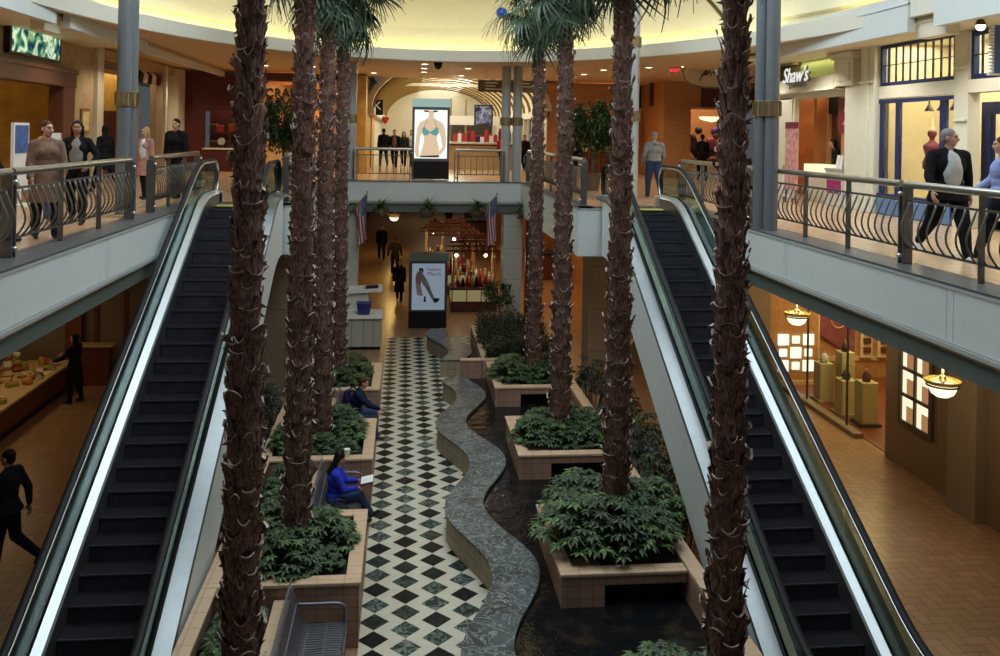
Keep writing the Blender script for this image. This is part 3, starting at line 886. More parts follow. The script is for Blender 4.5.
LB = ['leafy plant in the left planter nearest the camera', 'leafy plant in the left planter beside the empty metal bench', 'leafy plant in the left planter between the two seated people', 'leafy plant in the left planter behind the seated man']
RB = ['leafy plant at the bottom edge of the photo by the dark water', 'leafy plant spilling from the planter that overhangs the dark water', 'leafy plant in the second planter over the pool', 'leafy plant in the third planter over the pool']
for i, (y0, y1) in enumerate(ROWS):
    for j, (fx, fy) in enumerate(((.2, .22), (.52, .2), (.80, .24), (.18, .6), (.5, .62), (.78, .55), (.3, .86), (.7, .84))):
        if i == 0 and fy < .5: continue
        x = -2.2+1.5*fx+pr_.uniform(-.06, .06); y = y0+.2+(y1-y0-.4)*fy
        if i >= 1 and fx > .75 and fy < .5: s = .55
        else: s = pr_.uniform(.66, 1.02)
        put_plant(j % 3, x, y, .70, LB[i], LB[i][5:], s, pr_.uniform(0, 6))
    for j, (fx, fy) in enumerate(((.14, .3), (.42, .26), (.72, .22), (.2, .62), (.55, .6), (.86, .5), (.3, .9), (.7, .88), (.95, .8))):
        if i == 0 and fy < .5: continue
        x = 2.32+1.5*fx; y = y0+.3+(y1-y0-.5)*fy
        put_plant(j % 3, x, y, .68+(.12 if i == 1 else .04), RB[i], RB[i][5:], pr_.uniform(.78, 1.25)*(1.08 if i == 1 else .9), pr_.uniform(0, 6))
for i, (b0, b1) in enumerate(((9.35, 11.42), (13.6, 15.72), (17.9, 19.95))):
    for j in range(4):
        l = 'low leafy plant in the strip behind the bench '+['bay nearest the camera', 'of the reader in blue', 'of the man in the dark jacket'][i]
        put_plant(j % 3, -1.9, b0+.3+(b1-b0-.6)*j/3, .48, l, l[4:], pr_.uniform(.6, .75), pr_.uniform(0, 6))
# dark plants on the ground between the strip ledges and the escalator sides
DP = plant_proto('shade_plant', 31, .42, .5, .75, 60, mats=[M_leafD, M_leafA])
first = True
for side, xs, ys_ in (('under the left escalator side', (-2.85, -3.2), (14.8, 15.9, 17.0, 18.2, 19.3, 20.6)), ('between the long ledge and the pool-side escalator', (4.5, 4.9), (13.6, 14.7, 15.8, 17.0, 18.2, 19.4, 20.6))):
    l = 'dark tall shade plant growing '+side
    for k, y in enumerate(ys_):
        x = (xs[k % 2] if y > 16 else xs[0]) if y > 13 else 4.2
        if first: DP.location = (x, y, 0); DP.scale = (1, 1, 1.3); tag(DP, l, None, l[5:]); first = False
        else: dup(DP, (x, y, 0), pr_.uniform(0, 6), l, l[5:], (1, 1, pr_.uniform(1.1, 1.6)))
# upright dark shrubs behind the pool end
def upright(seed):
    r_ = random.Random(seed); st = MB(); lf = MB()
    for k in range(15):
        x, y = r_.uniform(-.28, .28), r_.uniform(-.28, .28); h = r_.uniform(.3, .66)
        st.tube([(x*.5, y*.5, 0), (x, y, h)], .008, 4)
        for j in range(16):
            z = h*(.15+.9*j/16); a = j*2.4
            leaf(lf.mat(0), Vector((x, y, z)), Vector((math.cos(a), math.sin(a), .5)), .14, .06)
    return st, lf
T = thing('upright_shrub', 'dark upright shrub in the planter behind the pool end', 'shrub', (0, 0, 0), 0, 'dark shrubs behind the pool')
st, lf = upright(4); st.build('stem', M_leafD, T); lf.build('foliage', [mat('shrub_leaf_green', (.012, .030, .011), .5, var=.5, vscale=4)], T)
k = 0
for y in (22.85, 23.5, 24.2, 24.9, 25.6, 26.1):
    for x in (2.4, 2.9, 3.35, 3.75):
        if k == 0: T.location = (x, y, .7)
        else: dup(T, (x+pr_.uniform(-.08, .08), y, .7), k*1.3, scale=pr_.uniform(.8, 1.1))
        k += 1
# ficus trees
def ficus(x, y, z0, trunk_h, r, h, label, seed, nleaf=900, pot=True, ls=.12, ncl=26):
    r_ = random.Random(seed); T = thing('ficus_tree', label, 'tree', (x, y, z0))
    if pot:
        m = MB(); m.lathe([(.2, z0), (.27, z0+.45), (.29, z0+.46), (.29, z0+.5), (.25, z0+.5), (.24, z0+.42)], (x, y, 0), 18); m.build('pot', M_brown, T, smooth=True, auto=40)
    m = MB(); c = Vector((x, y, z0+trunk_h))
    m.tube([(x, y, z0+.1), (x+.03, y, z0+trunk_h*.5), c], [.05, .04, .035], 7)
    lf = MB(); cl = []
    for k in range(ncl):
        a = r_.uniform(0, 2*PI); t = r_.uniform(-.75, 1); q = math.sqrt(max(0, 1-t*t))*r_.uniform(.5, 1)
        p = c+Vector((r*q*math.cos(a), r*q*math.sin(a), h*(.45+.5*t)))
        cl.append(p); m.tube([c-Vector((0, 0, .1)), (c+p)/2+Vector((0, 0, .05)), p], [.025, .014, .006], 4)
    for k in range(nleaf):
        p = r_.choice(cl)+Vector((r_.gauss(0, .17*r), r_.gauss(0, .17*r), r_.gauss(0, .15*h)))
        d = Vector((r_.uniform(-1, 1), r_.uniform(-1, 1), r_.uniform(-.8, .2)))
        leaf(lf.mat(0 if r_.random() < .8 else 1), p, d, ls*r_.uniform(.7, 1.2), ls*.45)
    m.build('trunk', M_brown, T, smooth=True); lf.build('foliage', [M_leafA, M_leafB], T)
    return T
ficus(5.4, 25.2, U, 1.25, .85, 1.15, 'round-headed ficus tree on the upper right landing', 41, 3600, ls=.15)
ficus(-3.55, 26.5, U, 1.2, .95, 1.2, 'bushy ficus tree before the orange shop sign, behind palm trunks', 42, 3800, ls=.15)
ficus(3.0, 27.4, 0, 1.35, .42, .62, 'small potted tree below the right flag, before the stone pillar', 43, 620, True, .14, 16)
# ================================================================== BENCHES
M_bench = mat('grey_bench_metal', (.165, .175, .205), .38, .6, var=.06)
def make_bench(y0, y1, label, first=[None]):
    """a seat of curved flat straps; backrest towards -X"""
    if first[0] is not None:
        T = first[0]; return dup(T, (T.location.x, y0, 0), 0, label, scale=(1, (y1-y0)/1.8, 1))
    T = thing('metal_bench', label, 'bench', (-1.0, 0, 0), 0, 'metal benches'); L = 1.8
    prof_back = [(-1.33, .90), (-1.27, .72), (-1.215, .56), (-1.17, .47)]
    prof_seat = [(-1.17, .47), (-1.13, .432), (-1.06, .42), (-.85, .43), (-.70, .43), (-.645, .415), (-.625, .37)]
    bk, se = MB(), MB()
    n = 34
    for k in range(n):
        y = .04+(L-.08)*k/(n-1)
        for mb, pf in ((bk, prof_back), (se, prof_seat)):
            pts = catmull([(x, y, z) for x, z in pf], 3)
            A = [p+Vector((0, .016, 0)) for p in pts]; B = [p-Vector((0, .016, 0)) for p in pts]
            off = Vector((.004, 0, -.008))
            mb.strip(A, B); mb.strip([p+off for p in B], [p+off for p in A]); mb.strip(B, [p+off for p in B]); mb.strip([p+off for p in A], A)
    for x, z, mb in ((-1.335, .905, bk), (-1.25, .66, bk), (-.86, .415, se), (-1.09, .405, se), (-.63, .375, se)):
        mb.cyl((x, .0, z), (x, L, z), .016, 8)
    bk.build('backrest', M_bench, T); se.build('seat', M_bench, T)
    for y in (.0, L):
        m = MB(); m.tube(catmull([(-1.25, y, .66), (-1.0, y, .655), (-.75, y, .655), (-.655, y, .61), (-.64, y, .5), (-.64, y, .38)], 5), .022, 8); m.build('armrest', M_bench, T, smooth=True)
        m = MB(); m.tube(catmull([(-1.335, y, .905), (-1.22, y, .55), (-1.19, y, .3), (-1.24, y, .0)], 4), .02, 8); m.tube([(-.64, y, .4), (-.66, y, 0)], .02, 8); m.cyl((-1.2, y, .38), (-.64, y, .38), .016, 8); m.build('end_frame', M_bench, T, smooth=True)
    T.location = (-1.0, y0, 0); T.scale = (1, (y1-y0)/1.8, 1)
    first[0] = T
    return T
make_bench(9.50, 11.28, 'empty slatted grey metal bench in front of the nearest full planter')
make_bench(13.75, 15.58, 'slatted grey metal bench with the woman in blue reading on it')
make_bench(18.02, 19.84, 'slatted grey metal bench with the man in a dark jacket on it')
# ================================================================== SHOPS AND FIXTURES, UPPER LEVEL
def S(name, mt, *boxes, bevel=0):
    m = MB()
    for b in boxes: m.box(*b)
    return struct(m.build(name, mt, bevel=bevel))
ZC = 8.74
M_ivory = mat('ivory_shopfront_paint', (.66, .66, .56), .5, var=.03)
M_blue = mat('royal_blue_frame', (.006, .018, .10), .5, var=.08)
M_green = mat('sage_green_wall', (.36, .40, .16), .6, var=.05)
M_maroon = mat('maroon_panel', (.085, .014, .014), .4, var=.15)
M_gold = mat('golden_wall', (.55, .33, .06), .5, var=.2, vscale=3)
M_dark = mat('dark_interior', (.02, .018, .016), .6, var=.2)
M_displaybeige = mat('beige_window_back', (.66, .55, .33), .7, var=.06)
M_burg = mat('burgundy_cloth', (.16, .012, .03), .6, var=.15)
M_paper = mat('white_paper', (.75, .75, .72), .6, var=.03)
M_letter = mat('white_letter_face', (.8, .8, .78), .4, var=0)
M_letblack = mat('black_letter_face', (.015, .015, .015), .4, var=0)
M_counterwhite = mat('white_counter', (.62, .58, .50), .45, var=.04)

# ---- left wall, Y 6..34
xw = -8.3
S('wall_left', M_tan, (xw-.2, xw, 6, 16.2, U, ZC), (xw-.2, xw, 16.2, 22.7, 7.9, ZC), (xw-.2, xw, 23.1, 24.7, U, ZC), (xw-.2, xw, 25.25, 34, 8.45, ZC), (xw-.2, xw, 22.7, 23.1, 7.95, ZC))
S('wall_left_interior', M_gold, (-13, -12.8, 14, 24.6, U, ZC), (-13, xw-.2, 23.6, 23.8, U, ZC), (-13, xw-.2, 14.8, 15, U, ZC))
S('trim_portal', M_wood, (xw-.25, xw+.12, 15.6, 23.15, 7.55, 7.92), (xw-.25, xw+.10, 22.35, 23.1, U, 7.6), (xw-.25, xw+.16, 15.6, 23.2, 7.88, 8.0), (xw-.25, xw+.10, 15.6, 16.3, U, 7.6), bevel=.02)
S('trim_pilaster_left', M_ivory, (xw-.1, xw+.10, 24.72, 25.2, U, ZC), (xw-.1, xw+.10, 31.5, 31.75, U, ZC), (xw-.2, xw+.14, 33.0, 34, U, ZC))
m = MB(); m.box(xw-.08, xw-.06, 25.2, 28.7, U, 8.45); struct(m.build('window_boutique', M_window))
S('wall_left_boutique', M_brownpanel, (-12, -11.8, 24.7, 34, U, ZC), (-12, xw-.2, 24.6, 24.7, U, ZC), (xw-.2, xw, 28.5, 28.8, U, 8.45), (xw-.2, xw, 30.7, 31.5, U, 8.45))
S('wall_left_yellow', M_gold, (-9.6, -9.5, 28.0, 31.2, U, 8.45))
# framed gold picture
T = thing('wall_picture', 'small gold-framed picture on the tan wall beside the dark-wood portal', 'picture', (xw+.03, 24.0, 6.75))
m = MB(); m.box(xw+.005, xw+.05, 23.72, 24.32, 6.42, 7.06); m.build('frame', M_brass, T, bevel=.02)
m = MB(); m.box(xw+.05, xw+.055, 23.80, 24.24, 6.50, 6.98); m.build('image', mat('pale_yellow_print', (.7, .62, .3), .5, var=.3, vscale=12), T)
# TV wall screen
T = thing('wall_screen', 'wide video screen with green and blue blurred figures above the portal', 'screen', (xw+.1, 21, 8.45))
m = MB(); m.box(xw+.01, xw+.14, 19.30, 22.05, 8.10, 8.74); m.build('casing', M_blackgloss, T, bevel=.01)
def blot_mat(name, cols, scale, strength, seed=0.):
    mm, t, out = newmat(name); nt = NT(t)
    P = nt.n('ShaderNodeVectorMath', {0: nt.n('ShaderNodeNewGeometry').outputs['Position'], 1: (seed, seed*.7, seed*.3)}, operation='ADD').outputs[0]
    n = nt.n('ShaderNodeTexNoise', {'Vector': P, 'Scale': scale, 'Detail': 3, 'Distortion': 1.4}).outputs['Fac']
    r = nt.n('ShaderNodeValToRGB', {0: n}); cr = r.color_ramp
    while len(cr.elements) < len(cols): cr.elements.new(.5)
    for i, c in enumerate(cols): cr.elements[i].position = .30+.42*i/(len(cols)-1); cr.elements[i].color = rgba(c)
    e = nt.n('ShaderNodeEmission', {'Color': r.outputs[0], 'Strength': strength})
    t.links.new(e.outputs[0], out.inputs[0]); return mm
m = MB(); m.box(xw+.14, xw+.145, 19.40, 21.95, 8.15, 8.69)
m.build('display', blot_mat('screen_picture', [(.01, .02, .03), (.02, .06, .10), (.06, .22, .12), (.45, .62, .30), (.85, .95, .75), (.1, .3, .3)], 2.3, 1.0), T)
# entrance furniture of the first shop
T = thing('info_stand', 'poster stand with a blue picture inside the dark-wood portal', 'stand', (-7.6, 18.5, U))
m = MB(); m.box(-7.63, -7.57, 18.15, 18.85, U+.3, U+1.65); m.bar((-7.6, 18.5, U), (-7.6, 18.5, U+.4), .05, .05); m.box(-7.8, -7.4, 18.2, 18.8, U, U+.04); m.build('panel', M_paper, T)
m = MB(); m.box(-7.568, -7.56, 18.2, 18.8, U+1.05, U+1.6); m.build('picture', mat('blue_print', (.05, .12, .35), .4, var=.5, vscale=7), T)
T = thing('notice_board', 'white notice board behind the woman in the trench coat', 'board', (-7.4, 18.9, U))
for y in (19.2, 20.0):
    m = MB(); m.bar((-7.4, y, U), (-7.4, y, U+1.45), .04, .04); m.build('leg', M_steel, T)
m = MB(); m.box(-7.42, -7.38, 19.15, 20.05, U+.5, U+1.45); m.build('board', M_paper, T)
T = thing('floral_display', 'dark dried-flower display inside the golden shop entrance', 'decoration', (-10, 21, U))
st, lf = bushy(77, .55, .55, .7, 60, 6, .22, .09)
st.xf(None); m = MB(); m.lathe([(.3, U), (.34, U+.9), (.2, U+.95)], (-10, 21, 0), 14); m.build('pedestal', M_wood, T)
lf.v = [v+Vector((-10, 21, U+.95)) for v in lf.v]; lf.build('flowers', [mat('dried_brown_leaf', (.05, .02, .012), .7), mat('dried_red_leaf', (.10, .03, .03), .7)], T)
# projecting sign of the boutique
T = thing('projecting_sign', 'black, white and dark red sign above the boutique doorway', 'sign', (xw+.1, 29.8, 8.2))
for k, (mt, y) in enumerate(((M_black, 28.5), (M_letter, 29.0), (M_black, 29.45), (M_letter, 29.9), (M_maroon, 30.5))):
    m = MB(); m.prism([(xw+.05, y-.26, 8.02), (xw+.05, y+.2, 8.0), (xw+.05, y+.3, 8.28), (xw+.05, y-.1, 8.36)], (.08, 0, 0)); m.build('blade', mt, T)
# shelves of coloured goods in the yellow doorway
T = thing('goods_rack', 'rack of red, yellow and green folded goods in the yellow doorway', 'rack', (-9.3, 29.7, U))
m = MB(); m.box(-9.45, -9.0, 29.0, 29.05, U, U+2.1); m.box(-9.45, -9.0, 30.4, 30.45, U, U+2.1)
m.build('frame', M_wood, T)
for k, c in enumerate(((.45, .02, .02), (.04, .05, .04), (.50, .52, .03), (.12, .20, .03), (.03, .03, .03))):
    m = MB(); m.box(-9.42, -9.02, 29.06, 30.39, U+.4+.33*k, U+.70+.33*k); m.build('shelf_goods', mat('goods_cloth_%d' % k, c, .7, var=.3, vscale=16), T, bevel=.03)
# mannequins behind the boutique glass
def mannequin(x, y, z, label, mt, h=1.7, name='mannequin'):
    T = thing(name, label, 'mannequin', (x, y, z)); s = h/1.7
    m = MB(); m.lathe([(0.02, z), (.2, z+.01), (.2, z+.03), (.03, z+.05), (.02, z+.75*s)], (x, y, 0), 14); m.build('stand', M_steel, T)
    m = MB(); m.lathe([(.05, z+.72*s), (.17, z+.80*s), (.18, z+.95*s), (.125, z+1.12*s), (.165, z+1.30*s), (.17, z+1.38*s), (.08, z+1.46*s), (.045, z+1.5*s), (.05, z+1.56*s), (.09, z+1.64*s), (.08, z+1.74*s), (.02, z+1.78*s)], (x, y, 0), 18)
    m.build('torso', mt, T, smooth=True); return T
mannequin(-8.9, 26.2, U, 'dark red dressed mannequin behind the boutique glass', M_burg)
mannequin(-9.1, 27.3, U, 'pale mannequin behind the boutique glass', M_displaybeige)
# ---- far left maroon shopfront and the orange shop with the black letters
YB = 34
S('wall_back_maroon', M_maroon, (-8.3, -7.45, YB, YB+.2, U, ZC), (-7.45, -6.1, YB, YB+.2, U, 5.86), (-7.45, -6.1, YB, YB+.2, 7.25, ZC), (-6.2, -5.9, YB, YB+.2, U, ZC), (-7.5, -6.1, YB+1.2, YB+1.3, U, ZC))
m = MB(); m.box(-7.45, -6.2, YB+.05, YB+.06, 5.86, 7.25); struct(m.build('window_maroon', M_window))
S('trim_window_sill', M_ivory, (-7.5, -6.15, YB-.06, YB+.1, 5.82, 5.88))
T = thing('round_clock', 'small white round clock face in the maroon shop window', 'clock', (-6.9, YB+.6, 5.9))
m = MB(); m.cyl((-6.9, YB+.42, 6.12), (-6.9, YB+.46, 6.12), .14, 18); m.build('dial', M_letter, T); m = MB(); m.box(-6.95, -6.85, YB+.4, YB+.55, 5.86, 6.0); m.build('foot', M_wood, T)
for k, (x, z, c) in enumerate(((-7.2, 5.86, M_burg), (-7.0, 6.45, M_red), (-6.55, 6.5, M_red), (-6.6, 5.86, M_wood), (-7.25, 6.5, M_maroon))):
    T = thing('gift_box', ['burgundy', 'bright red', 'red', 'brown', 'maroon'][k]+' gift box in the maroon shop window, '+['low left', 'upper middle', 'upper right', 'low right', 'upper left'][k], 'box', (x, YB+.7, z), 0, 'gifts in the maroon window')
    m = MB(); m.box(x-.13, x+.13, YB+.6, YB+.85, z, z+.25); m.build('box', c, T, bevel=.01); m = MB(); m.box(x-.135, x+.135, YB+.595, YB+.855, z+.25, z+.29); m.build('lid', M_gold, T)
    if z > 6: 
        S('trim_shelf', M_wood, (x-.2, x+.2, YB+.55, YB+.95, z-.03, z-.001))
S('wall_back_orange', M_orangewood, (-5.9, -2.1, YB+1.6, YB+1.8, U, ZC), (-5.9, -5.7, YB+.2, YB+1.8, U, ZC), (-2.3, -2.1, YB+.2, YB+1.8, U, ZC))
S('trim_shop_header', M_wood, (-5.95, -2.1, YB-.05, YB+.3, 8.42, ZC))
S('trim_shop_sideposts', M_wood, (-2.5, -2.05, YB-.05, YB+.2, U, 8.42), (-5.95, -5.7, YB-.05, YB+.2, U, 8.42))
T = thing('shop_sign', 'two-line black letter sign over the orange shop, half behind palms', 'sign', (-4, YB, 8))
for nm, bd, z, x in (('letters', 'CRABTREE', 7.98, -5.25), ('letters', '& EVELYN', 7.62, -5.25)):
    mb = text_mb(bd, .46, plane_M((x, YB-.02, z), (1, 0, 0), (0, 0, 1)), .06, align='LEFT'); mb.build(nm, M_letblack, T)
m = MB(); m.box(-5.5, -2.4, YB+.02, YB+.06, 7.35, 8.3); m.build('panel', M_orangewood, T)
for k in range(7):
    x = -5.4+k*.5
    T = thing('gift_basket', 'gift basket on the shelf under the orange shop sign, number %s from its left end' % ['one', 'two', 'three', 'four', 'five', 'six', 'seven'][k], 'basket', (x, YB+.9, 5.9), 0, 'baskets in the orange shop')
    m = MB(); m.lathe([(.12, 5.9), (.17, 6.1), (.15, 6.12), (.1, 6.0)], (x, YB+.9, 0), 12); m.build('basket', M_lightwood, T)
    m = MB(); m.ell((x, YB+.9, 6.22), (.13, .13, .2), 10, 6); m.build('wrapped_gift', [M_orangewood, M_burg, M_displaybeige][k % 3], T, smooth=True)
S('trim_shop_shelf', M_lightwood, (-5.6, -2.4, YB+.6, YB+1.3, 5.84, 5.9), (-5.6, -2.4, YB+.65, YB+1.25, U, 5.84))
# ---- centre corridor with the vault
S('wall_corridor_left', M_gold, (-2.1, -1.5, YB+.2, 39, U, ZC), (-2.1, -1.5, 40.5, 44, U, ZC))
S('wall_corridor_left_far', M_ivory, (-2.1, -1.6, 44, 60, U, 8.0), (-2.1, -1.3, 39, 40.5, 7.6, ZC))
S('wall_corridor_right', M_ivory, (5.8, 6.3, 36.2, 38.4, U, ZC), (5.8, 6.2, 38.4, 44, 7.6, ZC), (5.8, 6.2, 44, 44.4, U, 8), (5.8, 6.2, 47, 60, U, 8), (6.0, 6.3, 38.4, 44, U, 5.3))
S('wall_corridor_end', M_cream, (-2.1, 6.3, 60, 60.3, U, 11)); S('wall_corridor_side', M_brownpanel, (-6, -2, 39, 39.2, U, ZC), (-6, -2, 40.5, 40.7, U, 8))
m = MB(); v2 = MB(); sk = MB(); rb = []
cx, a_, zs_, rise = 2.2, 3.55, 7.55, 2.0
def arch(y, k=1.0, n=24): return [Vector((cx-a_*k*math.cos(PI*i/n), y, zs_+rise*k*math.sin(PI*i/n))) for i in range(n+1)]
A, B = arch(36), arch(60)
n = 24
for i in range(n):
    (sk if 9 <= i < 15 else m).quad(A[i], B[i], B[i+1], A[i+1])
struct(m.build('ceiling_vault', M_dome)); struct(sk.build('window_vault_skylight', emit('vault_daylight', (1, .97, .88), 2.6)))
for k in range(13):
    y = 36.6+k*1.9
    v2.tube(arch(y, .985), .07, 6)
struct(v2.build('trim_vault_rib', mat('bronze_rib', (.22, .14, .04), .5, .3)))
# white arch face at the corridor mouth
m = MB(); f0, f1 = arch(35.95, 1.0), arch(35.95, 1.07)
m.strip(f0, f1); struct(m.build('trim_arch', M_white))
S('trim_corridor_cornice', M_ivory, (-1.5, -1.25, 36, 60, 7.3, 7.6), (5.65, 5.9, 36, 60, 7.3, 7.6))
S('trim_corridor_beam', M_ivory, (-2, 6.3, 47, 47.3, 9.05, 9.2))
# signs
T = thing('direction_sign', 'hanging olive direction board with small white lines of lettering', 'sign', (3.4, 31, 8.3))
m = MB(); m.box(2.52, 4.9, 31, 31.06, 8.06, 8.48); m.build('board', mat('olive_sign_board', (.13, .115, .075), .5, var=.03), T)
for x0, ln in ((2.78, (.5, .42, .7)), (4.0, (.42, .5))):
    for i, l in enumerate(ln): m = MB(); m.box(x0, x0+l*.85, 30.985, 31, 8.36-.11*i, 8.40-.11*i); m.build('lettering', M_letter, T)
pass
for x in (2.8, 4.6):
    m = MB(); m.cyl((x, 31.03, 8.48), (x, 31.03, 8.8), .012, 6); m.build('hanger', M_steel, T)
T = thing('hanging_poster', 'framed poster of a pale figure hung under the vault, right of the swimwear sign', 'poster', (3.35, 38, 7.4))
m = MB(); m.box(2.95, 3.76, 38, 38.08, 6.88, 7.84); m.build('frame', M_darksteel, T, bevel=.02)
m = MB(); m.box(3.02, 3.69, 37.985, 38, 6.96, 7.76); m.build('picture', blot_mat('poster_picture', [(.05, .05, .10), (.12, .10, .16), (.55, .55, .6), (.8, .8, .85)], 3.0, .5, 3.), T)
m = MB(); m.cyl((3.35, 38.04, 7.84), (3.35, 38.04, 9.5), .02, 6); m.build('hanger', M_steel, T)
T = thing('blade_sign', 'small black and white blade sign on the left side of the corridor', 'sign', (-1.3, 38, 7.6))
m = MB(); m.box(-1.45, -.95, 37.98, 38.04, 7.30, 7.95); m.build('board', M_black, T)
mb = text_mb('K', .5, plane_M((-1.18, 37.97, 7.68), (1, 0, 0), (0, 0, 1)), .02); mb.build('letter', M_letter, T)
T = thing('heart_balloon', 'red heart-shaped balloon decoration on the left corridor wall', 'decoration', (-.95, 41, 7.1))
m = MB(); m.ell((-.97, 41, 7.2), (.10, .06, .10), 12, 8); m.ell((-.83, 41, 7.2), (.10, .06, .10), 12, 8)
m.loft([[Vector((-.90+.16*s*math.cos(2*PI*k/12), 41+.06*s*math.sin(2*PI*k/12), z)) for k in range(12)] for s, z in ((1, 7.17), (.6, 7.06), (.05, 6.95))]); m.build('balloon', M_red, T, smooth=True)
m = MB(); m.cyl((-.90, 41, 6.95), (-1.4, 41, 6.6), .006, 5); m.build('string', M_paper, T)
# glowing swimwear poster kiosk at the rail
M_skinp = emit('poster_skin', (.82, .60, .40), .92); M_tealp = emit('poster_teal', (.16, .42, .42), .8); M_hairp = emit('poster_dark', (.10, .06, .04), .7)
T = thing('poster_kiosk', 'tall glowing poster kiosk of a swimwear torso by the back railing', 'kiosk', (.9, 30.2, U))
ky = 30.0
def kx(px, py): # only used to lay the poster out in its own frame: u 0..1 left-right, v 0..1 bottom-top
    return px, py
k0, k1, kz0, kz1 = .24, 1.50, 5.06, 7.72
m = MB(); m.box(k0, k1, ky, ky+.35, U+.02, 5.62); m.build('base', M_black, T, bevel=.01)
m = MB(); m.box(k0, k1, ky, ky+.35, 5.62, 7.46); m.build('cabinet', M_bluegrey, T, bevel=.015)
m = MB(); m.box(k0-.02, k1+.02, ky-.02, ky+.37, 7.46, 7.74); m.build('header', emit('lit_green_header', (.42, .60, .54), .75), T, bevel=.01)
m = MB(); m.box(k0+.08, k1-.08, ky-.012, ky+.001, 5.72, 7.36); pn = m.build('poster', emit('poster_backlight', (.93, 1, .93), 1.15), T)
def flat(pts, name, mt, parent, x0, z0, w, h, y, d=.004):
    m = MB(); m.prism([(x0+u*w, y, z0+v*h) for u, v in pts], (0, -d, 0)); return m.build(name, mt, parent)
PX, PZ, PW, PH = k0+.08, 5.72, k1-k0-.16, 1.64
flat([(.42, .99), (.42, .84), (.30, .79), (.16, .74), (.08, .62), (.04, .40), (.02, .15), (.05, .03), (.16, .02), (.14, .2), (.18, .45), (.24, .55), (.30, .40), (.26, .24), (.17, .03), (.78, .03), (.75, .24), (.68, .40), (.74, .55), (.80, .45), (.86, .25), (.74, .12), (.80, .08), (.95, .2), (.97, .40), (.93, .62), (.85, .74), (.70, .79), (.58, .84), (.58, .99)], 'figure', M_skinp, pn, PX, PZ, PW, PH, ky-.014)
flat([(.24, .62), (.30, .66), (.36, .60), (.48, .55), (.60, .60), (.66, .66), (.73, .62), (.74, .52), (.66, .47), (.55, .48), (.48, .53), (.40, .48), (.30, .47), (.23, .52)], 'top', M_tealp, pn, PX, PZ, PW, PH, ky-.019)
flat([(.29, .64), (.31, .64), (.40, .80), (.38, .80)], 'strap', M_tealp, pn, PX, PZ, PW, PH, ky-.019)
flat([(.66, .64), (.68, .64), (.61, .80), (.59, .80)], 'strap', M_tealp, pn, PX, PZ, PW, PH, ky-.019)
flat([(.17, .05), (.76, .07), (.74, .02), (.18, .02)], 'waistband', M_hairp, pn, PX, PZ, PW, PH, ky-.019)
flat([(.26, .99), (.40, .99), (.44, .95), (.30, .955)], 'hair', M_hairp, pn, PX, PZ, PW, PH, ky-.019)
flat([(.58, .99), (.72, .99), (.68, .955), (.56, .95)], 'hair', M_hairp, pn, PX, PZ, PW, PH, ky-.019)
# corridor kiosks with red goods
T = thing('corridor_kiosk', 'white corridor kiosk counter below the red goods, beyond the back railing', 'kiosk', (3.3, 39, U))
m = MB(); m.box(1.9, 4.9, 38.6, 39.6, U, 6.05); m.build('counter', M_lightwood, T); m = MB(); m.box(1.85, 4.95, 38.5, 39.7, 6.12, 6.2); m.build('worktop', M_paper, T); m = MB(); m.box(1.95, 4.85, 38.6, 39.6, 6.05, 6.12); m.build('dark_band', M_maroon, T)
S('trim_far_shop', M_dark, (1.2, 5.6, 57, 57.2, U, 7.6)); 
T = thing('kiosk_header', 'pale header board over the red goods kiosk, on two posts', 'sign', (3.3, 44, 7.3))
m = MB(); m.box(2.2, 4.9, 44, 44.1, 7.0, 7.45); m.build('board', M_paper, T)
for x in (2.25, 3.0, 4.85):
    m = MB(); m.cyl((x, 44.05, U), (x, 44.05, 8.3), .05, 8); m.build('post', M_brass, T)
r_ = random.Random(3)
for k in range(14):
    x = 2.2+.2*k; z = 6.205; c = [M_red, M_paper, M_red, M_burg, M_red, M_blue, M_paper][k % 7]; h = r_.uniform(.28, .62)
    T = thing('display_goods', '%s boxed goods on the corridor kiosk, %s from its left end' % (['red', 'white', 'bright red', 'burgundy', 'scarlet', 'blue', 'pale'][k % 7], ['first', 'second', 'third', 'fourth', 'fifth', 'sixth', 'seventh', 'eighth', 'ninth', 'tenth', 'eleventh', 'twelfth', 'thirteenth', 'fourteenth'][k]), 'goods', (x, 39.1, z), 0, 'goods on the corridor kiosk')
    m = MB(); m.box(x-.08, x+.08, 39, 39.2, z, z+h*.8); m.build('box', c, T, bevel=.01); m = MB(); m.box(x-.06, x+.06, 39.03, 39.17, z+h*.8, z+h); m.build('lid', M_red, T)
# shop fronts in the right corridor mouth
for k in range(4):
    y = 38.6+k*1.4
    S('window_corridor', M_ivory, (5.74, 5.84, y, y+.1, U, 7.6))
S('wall_corridor_shop', M_displaybeige, (8.2, 8.3, 38, 44.4, U, 8))
# ---- right back: orange wood block, dark windows and lit shelf bay
S('wall_back_right', M_orangewood, (5.8, 7.3, 36, 36.2, U, ZC), (7.3, 9.35, 36, 36.2, 7.75, ZC), (9.35, 9.9, 35.9, 36.2, U, ZC), (7.3, 9.35, 38, 38.2, U, ZC), (7.2, 7.3, 36, 38.2, U, 7.75))
S('trim_lit_shelf', M_lightwood, (7.25, 9.85, 35.86, 36.0, 7.62, 7.74))
m = MB(); m.box(9.0, 9.7, 35.85, 35.88, 7.78, 8.66); struct(m.build('window_dark', M_blackgloss))
S('trim_window_frame', M_darksteel, (9.28, 9.32, 35.82, 35.85, 7.78, 8.66), (9.48, 9.51, 35.82, 35.85, 7.78, 8.66))
S('wall_wood_block', M_orangewood, (9.82, 9.92, 33.2, 35.9, U, ZC), (9.82, 10.9, 33, 33.2, U, ZC), (10.9, 14, 33, 33.2, 7.72, ZC), (10.9, 14, 36, 36.2, U, ZC))
